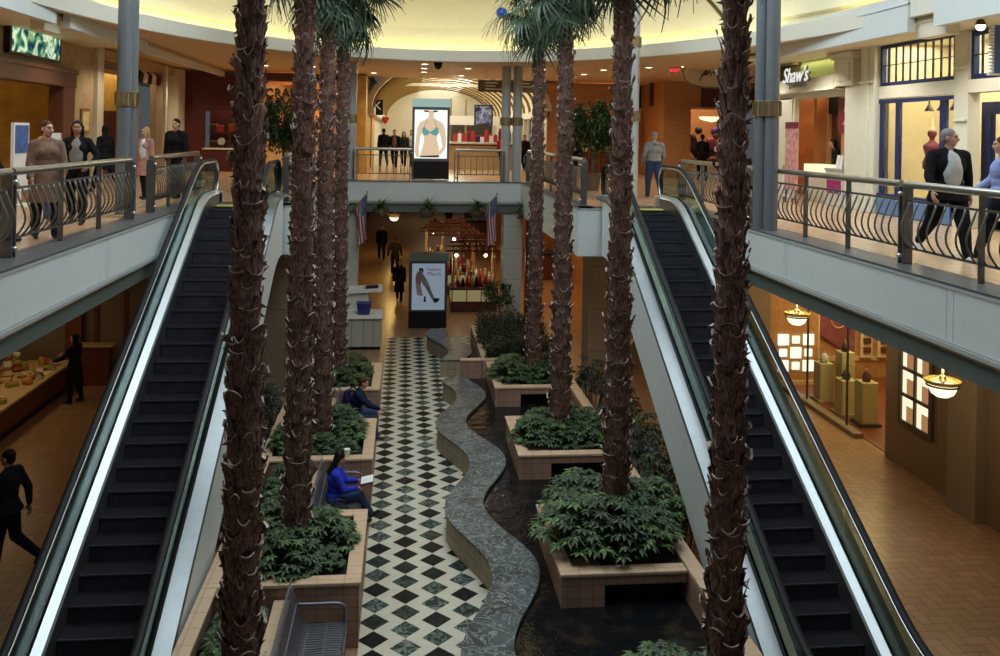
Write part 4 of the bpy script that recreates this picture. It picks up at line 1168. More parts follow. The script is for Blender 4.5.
S('trim_dark_column', M_wood, (9.72, 9.82, 34.4, 34.7, 7.8, ZC), (11.3, 14, 32.9, 33.0, 7.75, 8.5))
S('trim_wood_ledge', M_lightwood, (10.85, 14, 32.85, 33.0, 7.66, 7.74))
T = thing('mood_display', 'purple and dark red gift display under a lit shade in the wood-framed shop window', 'display', (12, 34, U))
m = MB(); m.box(11, 13.6, 33.6, 34.4, U, 5.75); m.build('plinth', M_wood, T)
m = MB(); m.lathe([(.5, 7.40), (.42, 7.3), (.1, 7.22), (.02, 7.2)], (12.0, 33.8, 0), 18); m.build('lit_shade', emit('shade_glow', (1, .8, .35), 2.2), T)
r_ = random.Random(9)
for k in range(16):
    x, z = r_.uniform(11.1, 13.2), r_.uniform(5.9, 7.1); rr = r_.uniform(.12, .3)
    m = MB(); m.ell((x, r_.uniform(33.7, 34.5), z), rr, 12, 8); m.build('bauble', [mat('purple_foil', (.10, .02, .22), .3), M_burg, M_wood, M_dark, mat('pink_foil', (.5, .1, .3), .3)][k % 5], T, smooth=True)
T = thing('window_table', 'bright white counter at the foot of the wood-framed shop window', 'counter', (12, 33.4, U))
m = MB(); m.box(10.95, 13.4, 33.3, 33.56, U, 5.45); m.build('body', M_counterwhite, T); m = MB(); m.box(10.95, 13.4, 33.25, 33.58, 5.45, 5.5); m.build('worktop', M_paper, T)
for k in range(4):
    x = 7.5+.45*k
    T = thing('lit_case', 'small lit product case in the orange shelf bay, %s from its left' % ['first', 'second', 'third', 'fourth'][k], 'display case', (x, 37, U), 0, 'cases in the orange bay')
    m = MB(); m.box(x-.18, x+.18, 36.6, 37, U, 5.9); m.build('body', M_wood, T, bevel=.01); m = MB(); m.box(x-.16, x+.16, 36.62, 36.98, 5.9, 6.3); m.build('lit_top', [M_paper, M_red, M_displaybeige, M_orangewood][k], T, bevel=.01)
# oval hanging sign with script
T = thing('oval_sign', 'large cream oval sign with black script hung from a bracket', 'sign', (10.2, 28, 8.7))
m = MB()
pts = [(10.0+1.05*math.copysign(abs(math.cos(a))**.75, math.cos(a)), 28, 8.72+.5*math.copysign(abs(math.sin(a))**.8, math.sin(a))) for a in [2*PI*k/40 for k in range(40)]]
m.prism(pts, (0, .12, 0)); m.build('board', M_cream, T)
rim = [Vector((p[0], 27.99, p[2])) for p in pts]; m = MB(); m.tube(rim+[rim[0]], .025, 6); m.build('edge', mat('olive_sign_edge', (.25, .23, .14), .5), T)
m = MB()
def scrib(pts, w=.016): m.tube(catmull([(x, 27.975, z) for x, z in pts], 4), w, 5)
scrib([(9.50, 8.42), (9.62, 8.62), (9.74, 8.80), (9.70, 8.62), (9.80, 8.70), (9.90, 8.86)]); scrib([(9.55, 8.62), (9.72, 8.66), (9.86, 8.72)])
scrib([(9.86, 8.60), (9.96, 8.74), (10.02, 8.66), (10.08, 8.80), (10.12, 8.70)]); scrib([(10.14, 8.58), (10.24, 8.76), (10.30, 8.86), (10.26, 8.70), (10.36, 8.74), (10.42, 8.64)]); scrib([(10.42, 8.62), (10.52, 8.78), (10.56, 8.66), (10.68, 8.74)])
m.build('script', M_letblack, T)
m = MB(); m.tube(catmull([(9.0, 28.06, 9.3), (9.6, 28.06, 9.34), (10.2, 28.06, 9.30), (11.2, 28.06, 9.2)], 5), .025, 6); m.cyl((9.6, 28.06, 9.2), (9.6, 28.06, 9.34), .02, 6); m.cyl((10.6, 28.06, 9.1), (10.6, 28.06, 9.28), .02, 6)
T2 = m.build('bracket', M_darksteel, T)
T = thing('exit_sign', 'small glowing red exit sign hanging near the oval sign', 'sign', (8.3, 26.8, 8.75))
m = MB(); m.box(8.2, 8.56, 27.0, 27.05, 8.55, 8.78); m.build('panel', mat('pale_exit_plate', (.6, .35, .3), .4), T)
mb = text_mb('EXIT', .15, plane_M((8.38, 26.99, 8.67), (1, 0, 0), (0, 0, 1)), .01); mb.build('letters', emit('exit_red', (1, .05, .06), 1.6), T)
m = MB(); m.cyl((8.38, 27.02, 8.78), (8.38, 27.02, 8.82), .01, 5); m.build('hanger', M_steel, T)
# downlights in the ceiling
M_dl = emit('downlight_glow', (1, .86, .62), 9)
k = 0
for x, y in ((.6, 28.6), (.62, 30.5), (.65, 32.4), (2.1, 30.0), (4.6, 29.6), (5.3, 29.0), (6.6, 29.2), (7.7, 27.6), (4.7, 32), (6.4, 31.5), (-3.2, 31), (-4.8, 31), (-1.2, 33.5), (2.1, 33.8), (8.2, 31.5), (11.0, 27.8)):
    T = thing('downlight', 'round recessed ceiling spot, one of those spread over the back landing ceiling', 'ceiling light', (x, y, CE), 0, 'recessed spots of the upper ceiling')
    m = MB(); m.lathe([(.15, CE), (.16, CE-.012), (.11, CE-.014), (.105, CE-.001)], (x, y, 0), 18); m.build('trim_ring', M_ivory, T)
    m = MB(); m.cyl((x, y, CE-.010), (x, y, CE-.004), .105, 16); m.build('lens', M_dl, T)
T = thing('dome_camera', 'black dome camera on the ceiling above the swimwear poster', 'camera', (1.0, 27.7, 8.78))
m = MB(); m.lathe([(.02, 8.58), (.10, 8.62), (.13, 8.70), (.13, 8.76)], (1.0, 27.9, 0), 16); m.build('dome', M_blackgloss, T, smooth=True); m = MB(); m.cyl((1.0, 27.9, 8.76), (1.0, 27.9, 8.8), .14, 16); m.build('base', M_black, T)

# ---- right wall: jeweller shop front and the blue-framed store
xr = 10.3
S('wall_right_fascia', M_green, (xr+.35, xr+.5, 19.8, 24.5, 7.9, ZC), (xr, xr+.4, 24.3, 24.5, U, ZC))
S('trim_jeweller_header', M_wood, (xr+.1, xr+.36, 19.3, 20.3, 8.62, 8.86), (xr+.1, xr+.36, 23.0, 24.4, 8.60, 8.86))
# entablature: board, cornice, curved front
S('trim_entablature', M_ivory, (xr-.06, xr+.4, 20.35, 24.4, 7.90, 8.17), (xr-.10, xr+.4, 20.2, 24.4, 7.84, 7.90), (xr+.0, xr+.4, 20.2, 24.4, 7.66, 7.84), (xr-.16, xr+.4, 20.1, 24.4, 7.80, 7.835), bevel=.01)
S('trim_capital', M_ivory, (xr-.1, xr+.4, 19.35, 20.25, 7.86, 8.5), (xr-.16, xr+.4, 19.28, 20.32, 8.5, 8.57), (xr-.22, xr+.4, 19.22, 20.4, 8.57, 8.64), (xr-.115, xr-.1, 19.5, 20.1, 7.97, 8.40), bevel=.01)
S('trim_pilaster_right', M_ivory, (xr-.02, xr+.4, 19.0, 19.85, U, 7.86), (xr-.10, xr+.2, 18.4, 19.0, U, ZC), (xr-.14, xr+.2, 18.62, 18.9, U, ZC), (xr-.18, xr-.14, 18.40, 18.98, 7.86, 7.9), bevel=.01)
S('wall_right_jeweller', M_ivory, (xr, xr+.2, 22.75, 24.4, U, 7.7), (xr-.02, xr+.02, 22.55, 22.62, U, 7.7))
T = thing('jeweller_sign', 'white brush-script sign letters over the jeweller entrance', 'sign', (xr-.1, 22.3, 8.2))
mb = text_mb("Shaw's", .56, plane_M((xr-.14, 22.32, 8.26), (0, -1, 0), (0, 0, 1)), .02, shear=.35, space=1.0); mb.build('script_letters', emit('lit_letter_face', (1, 1, .96), .85), T)
mb = text_mb("Shaw's", .56, plane_M((xr-.10, 22.30, 8.25), (0, -1, 0), (0, 0, 1)), .02, shear=.35, space=1.0); mb.v = [v+Vector((.01, -.010, -.008)) for v in mb.v]; mb.build('letter_returns', M_letblack, T)
mb = text_mb("JEWELERS", .20, plane_M((xr-.075, 22.28, 8.02), (0, -1, 0), (0, 0, 1)), .03, space=1.15); mb.build('small_letters', mat('grey_metal_letters', (.33, .35, .30), .4), T)
# jeweller interior
S('wall_jeweller_interior', mat('red_orange_wood', (.31, .105, .035), .4, var=.25, vscale=2.5), (13.4, 13.5, 18.9, 24.6, U, ZC), (xr+.4, 13.5, 24.5, 24.6, U, ZC), (xr+.6, 11.2, 22.55, 22.7, U, ZC))
S('wall_jeweller_side', M_lightwood, (xr+.4, 13.5, 18.9, 19.0, U, ZC))
S('trim_jeweller_black', M_black, (xr+.9, xr+1.0, 20.8, 22.5, 7.28, 7.75)); S('trim_jeweller_panel', M_wood, (13.3, 13.39, 19.6, 20.2, U, 8), (13.3, 13.39, 20.9, 21.2, U, 8), (13.3, 13.39, 21.9, 22.5, U, 8), (13.25, 13.39, 23.1, 23.8, U, 8), (xr+1.0, xr+1.1, 21.75, 22.5, U, 7.28)); S('trim_jeweller_post', M_orangewood, (xr+.88, xr+1.02, 21.6, 21.75, U, 7.75), (xr+.88, xr+1.02, 22.5, 22.54, U, 7.75))
S('ceiling_jeweller', M_cream, (xr+.3, 13.5, 18.9, 24.6, ZC-.06, ZC))
def poster_stand(x, y0, y1, z0, z1, label, col, header):
    T = thing('poster_stand', label, 'poster', (x, (y0+y1)/2, U))
    m = MB(); m.box(x-.02, x+.02, y0, y1, z0, z1); m.build('panel', col, T)
    m = MB(); m.box(x-.025, x+.025, y0, y1, z1, z1+.16); m.build('header', header, T)
    for y in (y0+.04, y1-.04):
        m = MB(); m.bar((x, y, U), (x, y, z1), .035, .035); m.build('leg', M_wood, T)
    return T
M_pink = mat('pink_print', (.62, .30, .28), .5, var=.4, vscale=8)
poster_stand(9.5, 20.65, 21.3, 5.35, 6.85, 'pink poster with a burgundy header on the stand before the jeweller', M_pink, M_burg)
poster_stand(9.75, 21.4, 22.0, 5.1, 5.75, 'low pale poster panel beside the pink poster stand', M_paper, M_tan)
T = thing('number_banner', 'burgundy banner with pale looping digits in the jeweller doorway', 'banner', (xr+.3, 20.4, 7.2))
m = MB(); m.box(xr+.38, xr+.41, 20.0, 20.95, 6.75, 7.62); m.build('cloth', M_burg, T)
mb = text_mb('25', .62, plane_M((xr+.37, 20.42, 7.15), (0, -1, 0), (0, 0, 1)), .01, shear=.2); mb.build('digits', M_pink, T)
m = MB(); m.cyl((xr+.4, 20.0, 7.64), (xr+.4, 20.95, 7.64), .012, 6); m.build('rod', M_steel, T)
T = thing('jewel_counter', 'white jewellery counter with a lit glass top in the jeweller doorway', 'counter', (10.8, 21.5, U))
m = MB(); m.box(10.5, 11.0, 20.9, 22.4, U, 5.72); m.build('body', M_counterwhite, T, bevel=.01); m = MB(); m.box(10.5, 11.0, 20.9, 22.4, 5.72, 5.95); m.build('lit_case', emit('case_glow', (1, .88, .5), 1.3), T)
m = MB(); m.box(10.47, 11.03, 20.87, 22.43, 5.95, 5.98); m.build('glass_top', M_window, T)
T = thing('side_counter', 'grey-topped white counter with burgundy lettered front at the jeweller pilaster', 'counter', (10.6, 20.3, U))
m = MB(); m.box(10.3, 10.9, 19.95, 20.8, U, 5.85); m.build('body', M_counterwhite, T, bevel=.01); m = MB(); m.box(10.28, 10.92, 19.93, 20.82, 5.85, 5.9); m.build('worktop', M_trimgrey, T); m = MB(); m.box(10.285, 10.3, 20.0, 20.7, 5.3, 5.7); m.build('front_panel', mat('magenta_panel', (.28, .02, .12), .5), T)
for k, y in enumerate((20.35, 20.52)):
    T = thing('brochure', 'white folded brochure standing on the grey-topped counter, '+['nearer one', 'farther one'][k], 'brochure', (10.5, y, 5.9), 0, 'brochures on the counter')
    m = MB(); m.prism([(10.45, y-.07, 5.9), (10.50, y-.07, 6.22), (10.55, y-.07, 5.9), (10.54, y-.07, 5.9), (10.50, y-.07, 6.19), (10.46, y-.07, 5.9)], (0, .14, 0)); m.build('sheet', M_paper, T)
# blue-framed store
S('wall_right', M_ivory, (xr, xr+.25, 15.3, 15.72, U, 8.66), (xr, xr+.25, 15.72, 18.4, 7.5, 7.77), (xr, xr+.25, 13, 18.4, 8.66, ZC+.1), (xr, xr+.25, 13.0, 15.3, 7.5, 7.74), (xr, xr+.25, 6, 13, U, ZC), bevel=.01)
S('trim_right_line', M_wood, (xr-.03, xr, 6, 18.4, 8.78, 8.80))
S('trim_right_band', M_ivory, (xr-.05, xr, 15.32, 15.68, 6.98, 7.02), (xr-.05, xr, 15.32, 15.68, 7.96, 8.0), (xr-.1, xr, 6, 18.4, 8.74, 8.78))
def framed_window(name, y0, y1, z0, z1, nv, nh, x, fw=.07, mull=.045):
    m = MB()
    m.box(x-.05, x+.05, y0, y0+fw, z0, z1); m.box(x-.05, x+.05, y1-fw, y1, z0, z1); m.box(x-.05, x+.05, y0+fw, y1-fw, z1-fw, z1); m.box(x-.05, x+.05, y0+fw, y1-fw, z0, z0+fw)
    for k in range(1, nv):
        y = y0+(y1-y0)*k/nv; m.box(x-.012, x+.012, y-mull/2, y+mull/2, z0+fw, z1-fw)
    f = struct(m.build(name, M_blue))
    if nh:
        m = MB()
        for k in range(1, nh): z = z0+(z1-z0)*k/nh; m.box(x-.012, x+.012, y0+fw, y1-fw, z-.010, z+.010)
        struct(m.build('window_bar', M_darksteel))
    m = MB(); m.box(x-.006, x+.006, y0+fw, y1-fw, z0+fw, z1-fw); struct(m.build('window_pane', M_window))
framed_window('window_1', 15.72, 18.38, 7.78, 8.66, 10, 2, xr+.08, .07)
m = MB()
for y0, y1 in ((18.22, 18.38), (17.60, 17.76), (16.0, 16.2)): m.box(xr+.03, xr+.09, y0, y1, 5.45, 7.40)
m.box(xr, xr+.1, 15.72, 18.38, 7.40, 7.48); m.box(xr-.02, xr+.12, 15.72, 18.38, 5.0, 5.45)
struct(m.build('window_2', M_blue)); S('trim_store_base', mat('pale_blue_base', (.09, .19, .38), .45, var=.06), (xr-.04, xr-.02, 15.74, 18.36, 5.02, 5.40))
m = MB(); m.box(xr+.03, xr+.04, 15.72, 18.38, 5.45, 7.4); struct(m.build('window_display_pane', M_window))
framed_window('window_3', 13.2, 15.26, 7.75, 8.64, 8, 2, xr+.08, .09)
m = MB(); m.box(xr+.5, xr+.6, 15.35, 15.62, U, 7.35); m.box(xr+.5, xr+.6, 13.0, 15.35, 7.12, 7.35); struct(m.build('door_1', M_blue))
m = MB(); m.prism([(xr+.02, 15.31, U), (xr+.06, 15.31, U), (xr+.56, 15.80, U), (xr+.52, 15.80, U)], (0, 0, 2.5)); struct(m.build('wall_right_entry', M_ivory))
m = MB(); m.box(xr+.52, xr+.53, 13, 15.35, U, 7.12); struct(m.build('window_entry', M_window))
S('wall_right_interior', M_displaybeige, (xr+1.6, xr+1.7, 12.8, 18.5, U, 9), (xr+.25, xr+1.7, 18.4, 18.5, U, 9), (xr+.25, xr+1.7, 13.0, 18.4, 5.2, 5.36))
S('ceiling_display', M_cream, (xr+.25, xr+1.7, 12.8, 18.5, 8.72, 8.78))
S('trim_display_shelf', M_lightwood, (xr+1.3, xr+1.6, 13.2, 15.6, 6.2, 6.24), (xr+1.3, xr+1.6, 13.2, 15.9, 6.9, 6.94))
for k in range(4):
    y = 17.3-k*.42
    T = thing('track_spot', 'small spotlight over the blue-framed display window, %s from its left' % ['first', 'second', 'third', 'fourth'][k], 'spotlight', (xr+.5, y, 7.4), 0, 'track spots in the display window')
    m = MB(); m.cyl((xr+.5, y, 7.36), (xr+.5, y, 7.62), .018, 6); m.build('stem', M_darksteel, T)
    m = MB(); m.lathe([(.03, 7.36), (.05, 7.30), (.10, 7.22), (.09, 7.22), (.02, 7.33)], (xr+.5, y, 0), 14); m.build('shade', M_darksteel, T, smooth=True)
    m = MB(); m.cyl((xr+.5, y, 7.225), (xr+.5, y, 7.235), .082, 14); m.build('lens', emit('spot_lens', (1, .9, .7), 12), T)
    point('display_spot', (xr+.5, y, 7.15), 5, r=.06)
S('trim_spot_track', M_darksteel, (xr+.46, xr+.54, 15.9, 17.5, 7.6, 7.66))
mannequin(10.78, 17.15, 5.36, 'dark red dress form with a pale finial in the blue-framed window', M_burg, 1.42, 'dress_form')
T = bpy.data.objects['dress_form']
m = MB(); m.lathe([(.09, 6.80), (.05, 6.86), (.025, 6.93), (.012, 7.04), (.004, 7.08)], (10.78, 17.15, 0), 14); m.build('finial', M_displaybeige, T, smooth=True)
T = thing('display_table', 'small white table with boxes in the blue-framed window', 'table', (11.2, 17.0, 5.36))
m = MB(); m.box(11.05, 11.5, 16.75, 17.3, 5.36, 5.82); m.build('body', M_counterwhite, T); m = MB(); m.box(11.0, 11.55, 16.7, 17.35, 5.82, 5.86); m.build('worktop', M_lightwood, T)
for k, (y, z) in enumerate(((15.1, 6.24), (14.8, 6.94), (14.5, 6.24), (15.2, 6.94), (15.65, 6.94))):
    T = thing('shelf_bag', 'brown bag on the shelves behind the blue door frame, '+['low far one', 'high middle one', 'low near one', 'high far one', 'highest at the window edge'][k], 'bag', (xr+1.45, y, z), 0, 'bags on the beige shelves')
    m = MB(); m.box(xr+1.36, xr+1.55, y-.11, y+.11, z, z+.2); m.build('body', M_wood, T, bevel=.02); m = MB(); m.tube(catmull([(xr+1.45, y-.08, z+.2), (xr+1.45, y, z+.34), (xr+1.45, y+.08, z+.2)], 4), .012, 5); m.build('handle', M_wood, T)
# blue hanging blade sign and its lamp at the right edge
T = thing('blue_shop_sign', 'blue scallop-edged hanging sign with white letters at the right edge', 'sign', (9.6, 13.5, 8.1))
m = MB(); m.box(9.55, 10.3, 13.55, 13.62, 7.73, 8.52); m.build('board', mat('mid_blue_board', (.06, .13, .30), .45, var=.08), T)
mb = text_mb('S', .30, plane_M((9.93, 13.54, 8.33), (1, 0, 0), (0, 0, 1)), .01); mb.build('letter', M_letter, T); mb = text_mb('S', .30, plane_M((9.93, 13.54, 7.95), (1, 0, 0), (0, 0, 1)), .01); mb.build('letter', M_letter, T)
m = MB()
for k in range(14): m.cyl((9.545, 13.54, 7.76+.056*k), (9.545, 13.63, 7.76+.056*k), .026, 8)
m.build('scallop_edge', M_letter, T)
m = MB(); m.box(9.5, 10.3, 13.54, 13.63, 7.70, 7.73); m.build('bottom_rail', M_ivory, T)
T = thing('sign_lamp', 'small lit lamp above the blue hanging sign', 'lamp', (9.6, 13.9, 8.6))
m = MB(); m.cyl((9.6, 13.95, 8.55), (9.6, 13.95, 8.8), .02, 6); m.cyl((9.6, 13.95, 8.72), (10.2, 13.95, 8.72), .015, 6); m.lathe([(.05, 8.66), (.09, 8.58), (.085, 8.56), (.04, 8.64)], (9.6, 13.95, 0), 12); m.build('fitting', M_wood, T)
m = MB(); m.ell((9.6, 13.95, 8.55), .075, 12, 8); m.build('bulb', L_warm, T, smooth=True)
# dark curved arms under the side panels
for k, (x, y, sx) in enumerate(((8.7, 21.8, 1), (8.72, 27.0, 1))):
    T = thing('ceiling_strut', 'curved bronze ceiling strut '+['ending above the jeweller sign', 'crossing the dome behind the nearest right palm'][k], 'strut', (x, y, 9))
    pts = [(x-1.4+k*.3, y+.3, 10.5), (x-.9+k*.2, y+.2, 10.0), (x-.35, y+.1, 9.3), (x-.1, y, 8.9)]
    m = MB(); m.tube(catmull(pts, 5), .05, 8); m.build('arm', mat('bronze_strut', (.12, .09, .05), .4, .5), T, smooth=True)
    m = MB(); m.ell((x-.1, y, 8.86), .07, 10, 6); m.build('tip_lamp', L_warm, T, smooth=True)
# blue ball in the palm fronds
T = thing('hanging_ornament', 'shiny blue ball ornament hanging among the palm fronds', 'ornament', (2.9, 26, 9.9))
m = MB(); m.ell((2.78, 26, 10.16), .17, 16, 10); m.build('ball', mat('blue_ball', (.03, .12, .6), .2, .2, var=0), T, smooth=True); m = MB(); m.cyl((2.78, 26, 10.3), (2.78, 26, 12.6), .006, 5); m.build('string', M_steel, T)
# small sconce lamps on the left panels
T = thing('pilaster_lamp', 'small lit globe lamp on the cream recess between the left ceiling panels', 'lamp', (-6.6, 14.5, 9.2))
m = MB(); m.ell((-6.62, 14.3, 9.13), .085, 12, 8); m.build('globe', L_warm, T, smooth=True); m = MB(); m.cyl((-6.62, 14.3, 9.13), (-6.76, 14.3, 9.2), .03, 8); m.build('bracket', M_brass, T)
# ================================================================== LOWER LEVEL SHOPS
M_redwood = mat('red_brown_wood', (.16, .045, .02), .4, var=.25, vscale=6)
# ---- left: bakery counter bay
S('wall_lower_left', M_redwood, (-12.2, -12, 8, 24, 0, 4.22), (-8.45, -8.25, 5, 12.5, 0, 4.22))
S('wall_lower_left_end', M_brownpanel, (-12, -8.3, 24, 24.2, 0, 4.22), (-7.2, -3.6, 24, 24.2, 0, 4.22), (-8.3, -7.2, 24.05, 24.2, 0, 4.22))
S('trim_end_wall', M_redwood, (-8.6, -8.2, 23.8, 24.0, 0, 4.22), (-7.95, -7.85, 23.96, 24, 0, 4.22), (-7.2, -7.1, 23.95, 24, 0, 4.22), (-6.1, -6.05, 23.98, 24, 0, 4.22), (-7.2, -3.6, 23.98, 24, 1.35, 1.40), (-7.2, -3.6, 23.98, 24, 3.1, 3.14))
T = thing('bakery_counter', 'long red-brown goods counter of the dim lower left shop', 'counter', (-9, 18, 0))
m = MB(); m.box(-9.7, -8.3, 12.6, 23.4, 0, .62); m.build('front', M_redwood, T)
m = MB(); m.box(-9.75, -8.22, 12.55, 23.45, .62, .68); m.build('worktop', M_lightwood, T, bevel=.01)
m = MB(); m.box(-8.35, -8.27, 12.6, 23.4, 0, .10); m.build('kick_plate', M_black, T)
M_food = [mat('food_%d' % i, c, .5, var=.3, vscale=25) for i, c in enumerate(((.55, .28, .06), (.60, .50, .25), (.40, .08, .03), (.62, .55, .42), (.28, .30, .06), (.50, .20, .05), (.70, .66, .55), (.10, .08, .03)))]
r_ = random.Random(14); cnt = 0
FL = [('bread_loaf', 'round golden loaf on the lower left goods counter', 'loaf'), ('goods_jar', 'lidded jar on the lower left goods counter', 'jar'), ('goods_box', 'flat box of sweets on the lower left goods counter', 'box'), ('goods_tray', 'shallow tray of pieces on the lower left goods counter', 'tray')]
protos = {}
for k in range(64):
    y = 14.2+r_.random()*8.9; x = -8.45-(k % 4)*.30-r_.uniform(0, .08); kd = r_.choice((0, 1, 2, 3, 2, 0)); c = r_.randrange(8)
    key = (kd, c)
    if key not in protos:
        nm, lb, ct = FL[kd]
        T = thing(nm, lb, ct, (0, 0, 0), 0, lb.split(' on ')[0]+' items of the counter')
        m = MB()
        if kd == 0: m.ell((0, 0, .06), (.13, .10, .07), 12, 8); m.build('crust', M_food[c], T, smooth=True)
        elif kd == 1:
            m.lathe([(.06, 0), (.075, .02), (.075, .18), (.05, .22)], n=14); m.build('jar_body', M_food[c], T, smooth=True); m = MB(); m.cyl((0, 0, .22), (0, 0, .26), .055, 12); m.build('lid', M_burg, T)
        elif kd == 2:
            m.box(-.13, .13, -.1, .1, 0, .09); m.build('box_body', M_food[c], T, bevel=.01); m = MB(); m.box(-.135, .135, -.02, .02, .0, .095); m.build('ribbon', M_red, T)
        else:
            m.box(-.15, .15, -.12, .12, 0, .02); m.build('tray_base', M_lightwood, T)
            for q in range(6): m = MB(); m.ell((-.09+.09*(q % 3), -.05+.1*(q//3), .045), (.04, .04, .03), 8, 5); m.build('pastry', M_food[(c+q) % 8], T, smooth=True)
        T.location = (x, y, .68); T.rotation_euler = (0, 0, r_.uniform(0, 3)); protos[key] = T
    else: dup(protos[key], (x, y, .68), r_.uniform(0, 3))
for k, (y, h) in enumerate(((21.3, .55), (21.9, .62), (22.4, .48), (20.6, .4))):
    T = thing('goods_tower', 'tiered stack of pale goods on the lower left counter, '+['second', 'tallest', 'farthest', 'nearest'][k]+' of its row', 'goods', (-9.2, y, .68), 0, 'goods towers on the lower left counter')
    m = MB(); m.lathe([(.15, .68), (.15, .70), (.02, .72), (.02, .68+h)], (-9.2, y, 0), 14); m.build('stand', M_steel, T)
    for q in range(3): m = MB(); m.lathe([(.13-.03*q, .72+h*q/3), (.15-.03*q, .74+h*q/3), (.08, .68+h*(q+.8)/3)], (-9.2, y, 0), 12); m.build('tier', M_food[(k+q*2) % 8], T)
T = thing('paper_sheet', 'cream paper sheet lying on the lower left counter beside the customer', 'paper', (-8.6, 22.3, .68))
m = MB(); m.box(-8.85, -8.35, 22.0, 22.6, .685, .69); m.build('sheet', M_paper, T)
T = thing('end_counter', 'small wall counter with papers by the red panelling, left end wall', 'counter', (-8.0, 23.7, 0))
m = MB(); m.box(-8.3, -7.3, 23.4, 23.75, 1.0, 1.05); m.build('worktop', M_lightwood, T); m = MB(); m.box(-8.2, -7.4, 23.5, 23.78, 0, 1.0); m.build('body', M_redwood, T)
# ---- right lower: brown wall with lit window, glass shop
xl = 10.1
S('wall_lower_right', mat('brown_textured_wall', (.20, .135, .085), .75, var=.06, vscale=30), (xl, xl+.3, 15.1, 17.55, 0, 4.22), (xl, xl+.3, 5, 14.3, 0, 4.22), (xl+.3, xl+3.5, 17.4, 17.55, 0, 4.22))
S('trim_lower_pilaster', M_brownpanel, (xl-.22, xl+.3, 14.3, 15.1, 0, 4.22), (xl-.04, xl, 15.1, 15.3, 0, 4.22), bevel=.01)
m = MB()
for b in ((15.85, 17.0, .88, .98), (15.85, 17.0, 2.55, 2.66), (15.85, 15.95, .98, 2.55), (16.90, 17.0, .98, 2.55), (16.40, 16.46, .98, 2.55), (15.95, 16.9, 1.47, 1.53), (15.95, 16.9, 2.0, 2.06)): m.box(xl-.06, xl, *b)
struct(m.build('window_4', mat('olive_dark_frame', (.07, .06, .035), .5)))
m = MB(); m.box(xl-.015, xl-.005, 15.95, 16.9, .98, 2.55); struct(m.build('window_lit_panes', emit('lit_pane', (1, .86, .60), 1.1)))
T = thing('window_cards', 'tan card panels hung inside the six lit panes of the brown wall', 'cards', (xl-.03, 16.4, 1.7))
for zz in (1.0, 1.55, 2.08):
    for yy in (15.98, 16.5):
        m = MB(); m.box(xl-.02, xl-.016, yy-.03, yy+.25, zz-.02, zz+.29); m.build('card', emit('backlit_card', (.62, .30, .12), .62), T)
# pedestal shop
S('wall_shop_end', M_orangewood, (9.75, 11.15, 22.75, 22.9, 0, 4.22), (11.15, 15, 23.3, 23.5, 0, 4.22), (9.75, 9.9, 22.9, 26, 0, 4.22), (14.8, 15, 17.5, 23.4, 0, 4.22))
S('trim_shop_pilaster', M_brownpanel, (9.1, 9.74, 22.6, 22.95, 0, 4.22))
S('floor_shop', M_redwood, (10.2, 14.8, 17.6, 23.3, 0, .02))
S('trim_shop_base', M_lightwood, (9.75, 11.2, 22.70, 22.76, 0, .12), (11.15, 14.8, 23.25, 23.3, .5, .62))
T = thing('lit_grid_sign', 'three-by-three grid of lit white squares on the orange panel', 'sign', (10.5, 22.7, .9))
sq = emit('lit_square', (1, .95, .72), 1.5)
for i in range(3):
    for j in range(3):
        w_ = .29 if (i+j) % 2 == 0 else .20
        cx_, cz_ = 10.16+.35*i, .34+.35*j+.18
        m = MB(); m.box(cx_-w_/2, cx_+w_/2, 22.69, 22.74, cz_-w_/2, cz_+w_/2); m.build('lit_square', sq, T)
T = thing('burgundy_banner', 'burgundy shop banner with a round emblem hung slanting in the glass shop', 'banner', (11.9, 22.9, 1.5))
m = MB(); m.prism([(11.38, 23.2, 1.25), (12.42, 23.2, .62), (12.42, 23.2, 2.6), (11.38, 23.2, 2.6)], (0, .02, 0)); m.build('cloth', mat('plum_cloth', (.22, .055, .07), .6, var=.15), T)
m = MB(); m.tube([(11.95+.22*math.cos(2*PI*k/24), 23.19, 1.66+.24*math.sin(2*PI*k/24)) for k in range(25)], .018, 5); m.ell((11.95, 23.19, 1.70), (.12, .02, .15), 10, 6); m.build('emblem', M_lightwood, T)
for k, (x, nrow) in enumerate(((11.22, 8), (12.75, 7), (13.25, 7))):
    T = thing('product_panel', 'cream wall panel with a column of dark small goods, '+['left of the banner', 'right of the banner', 'rightmost beside the doorway'][k], 'display panel', (x, 23.2, 1.5), 0, 'product panels of the glass shop')
    m = MB(); m.box(x-.17, x+.17, 23.16, 23.24, .6, 2.7); m.build('board', M_displaybeige, T)
    for q in range(nrow): m = MB(); m.box(x-.10, x+.10, 23.10, 23.16, .75+.25*q, .9+.25*q); m.build('goods', M_wood, T)
T = thing('shop_screen', 'tall cream screen with slot openings at the end of the glass shop', 'screen', (11.4, 18.3, 0))
m = MB(); m.box(11.0, 11.7, 17.9, 18.0, 0, 2.4); m.build('panel', M_displaybeige, T)
for q in range(5): m = MB(); m.box(11.2, 11.32, 17.88, 17.9, 1.0+.22*q, 1.12+.22*q); m.build('slot', M_wood, T)
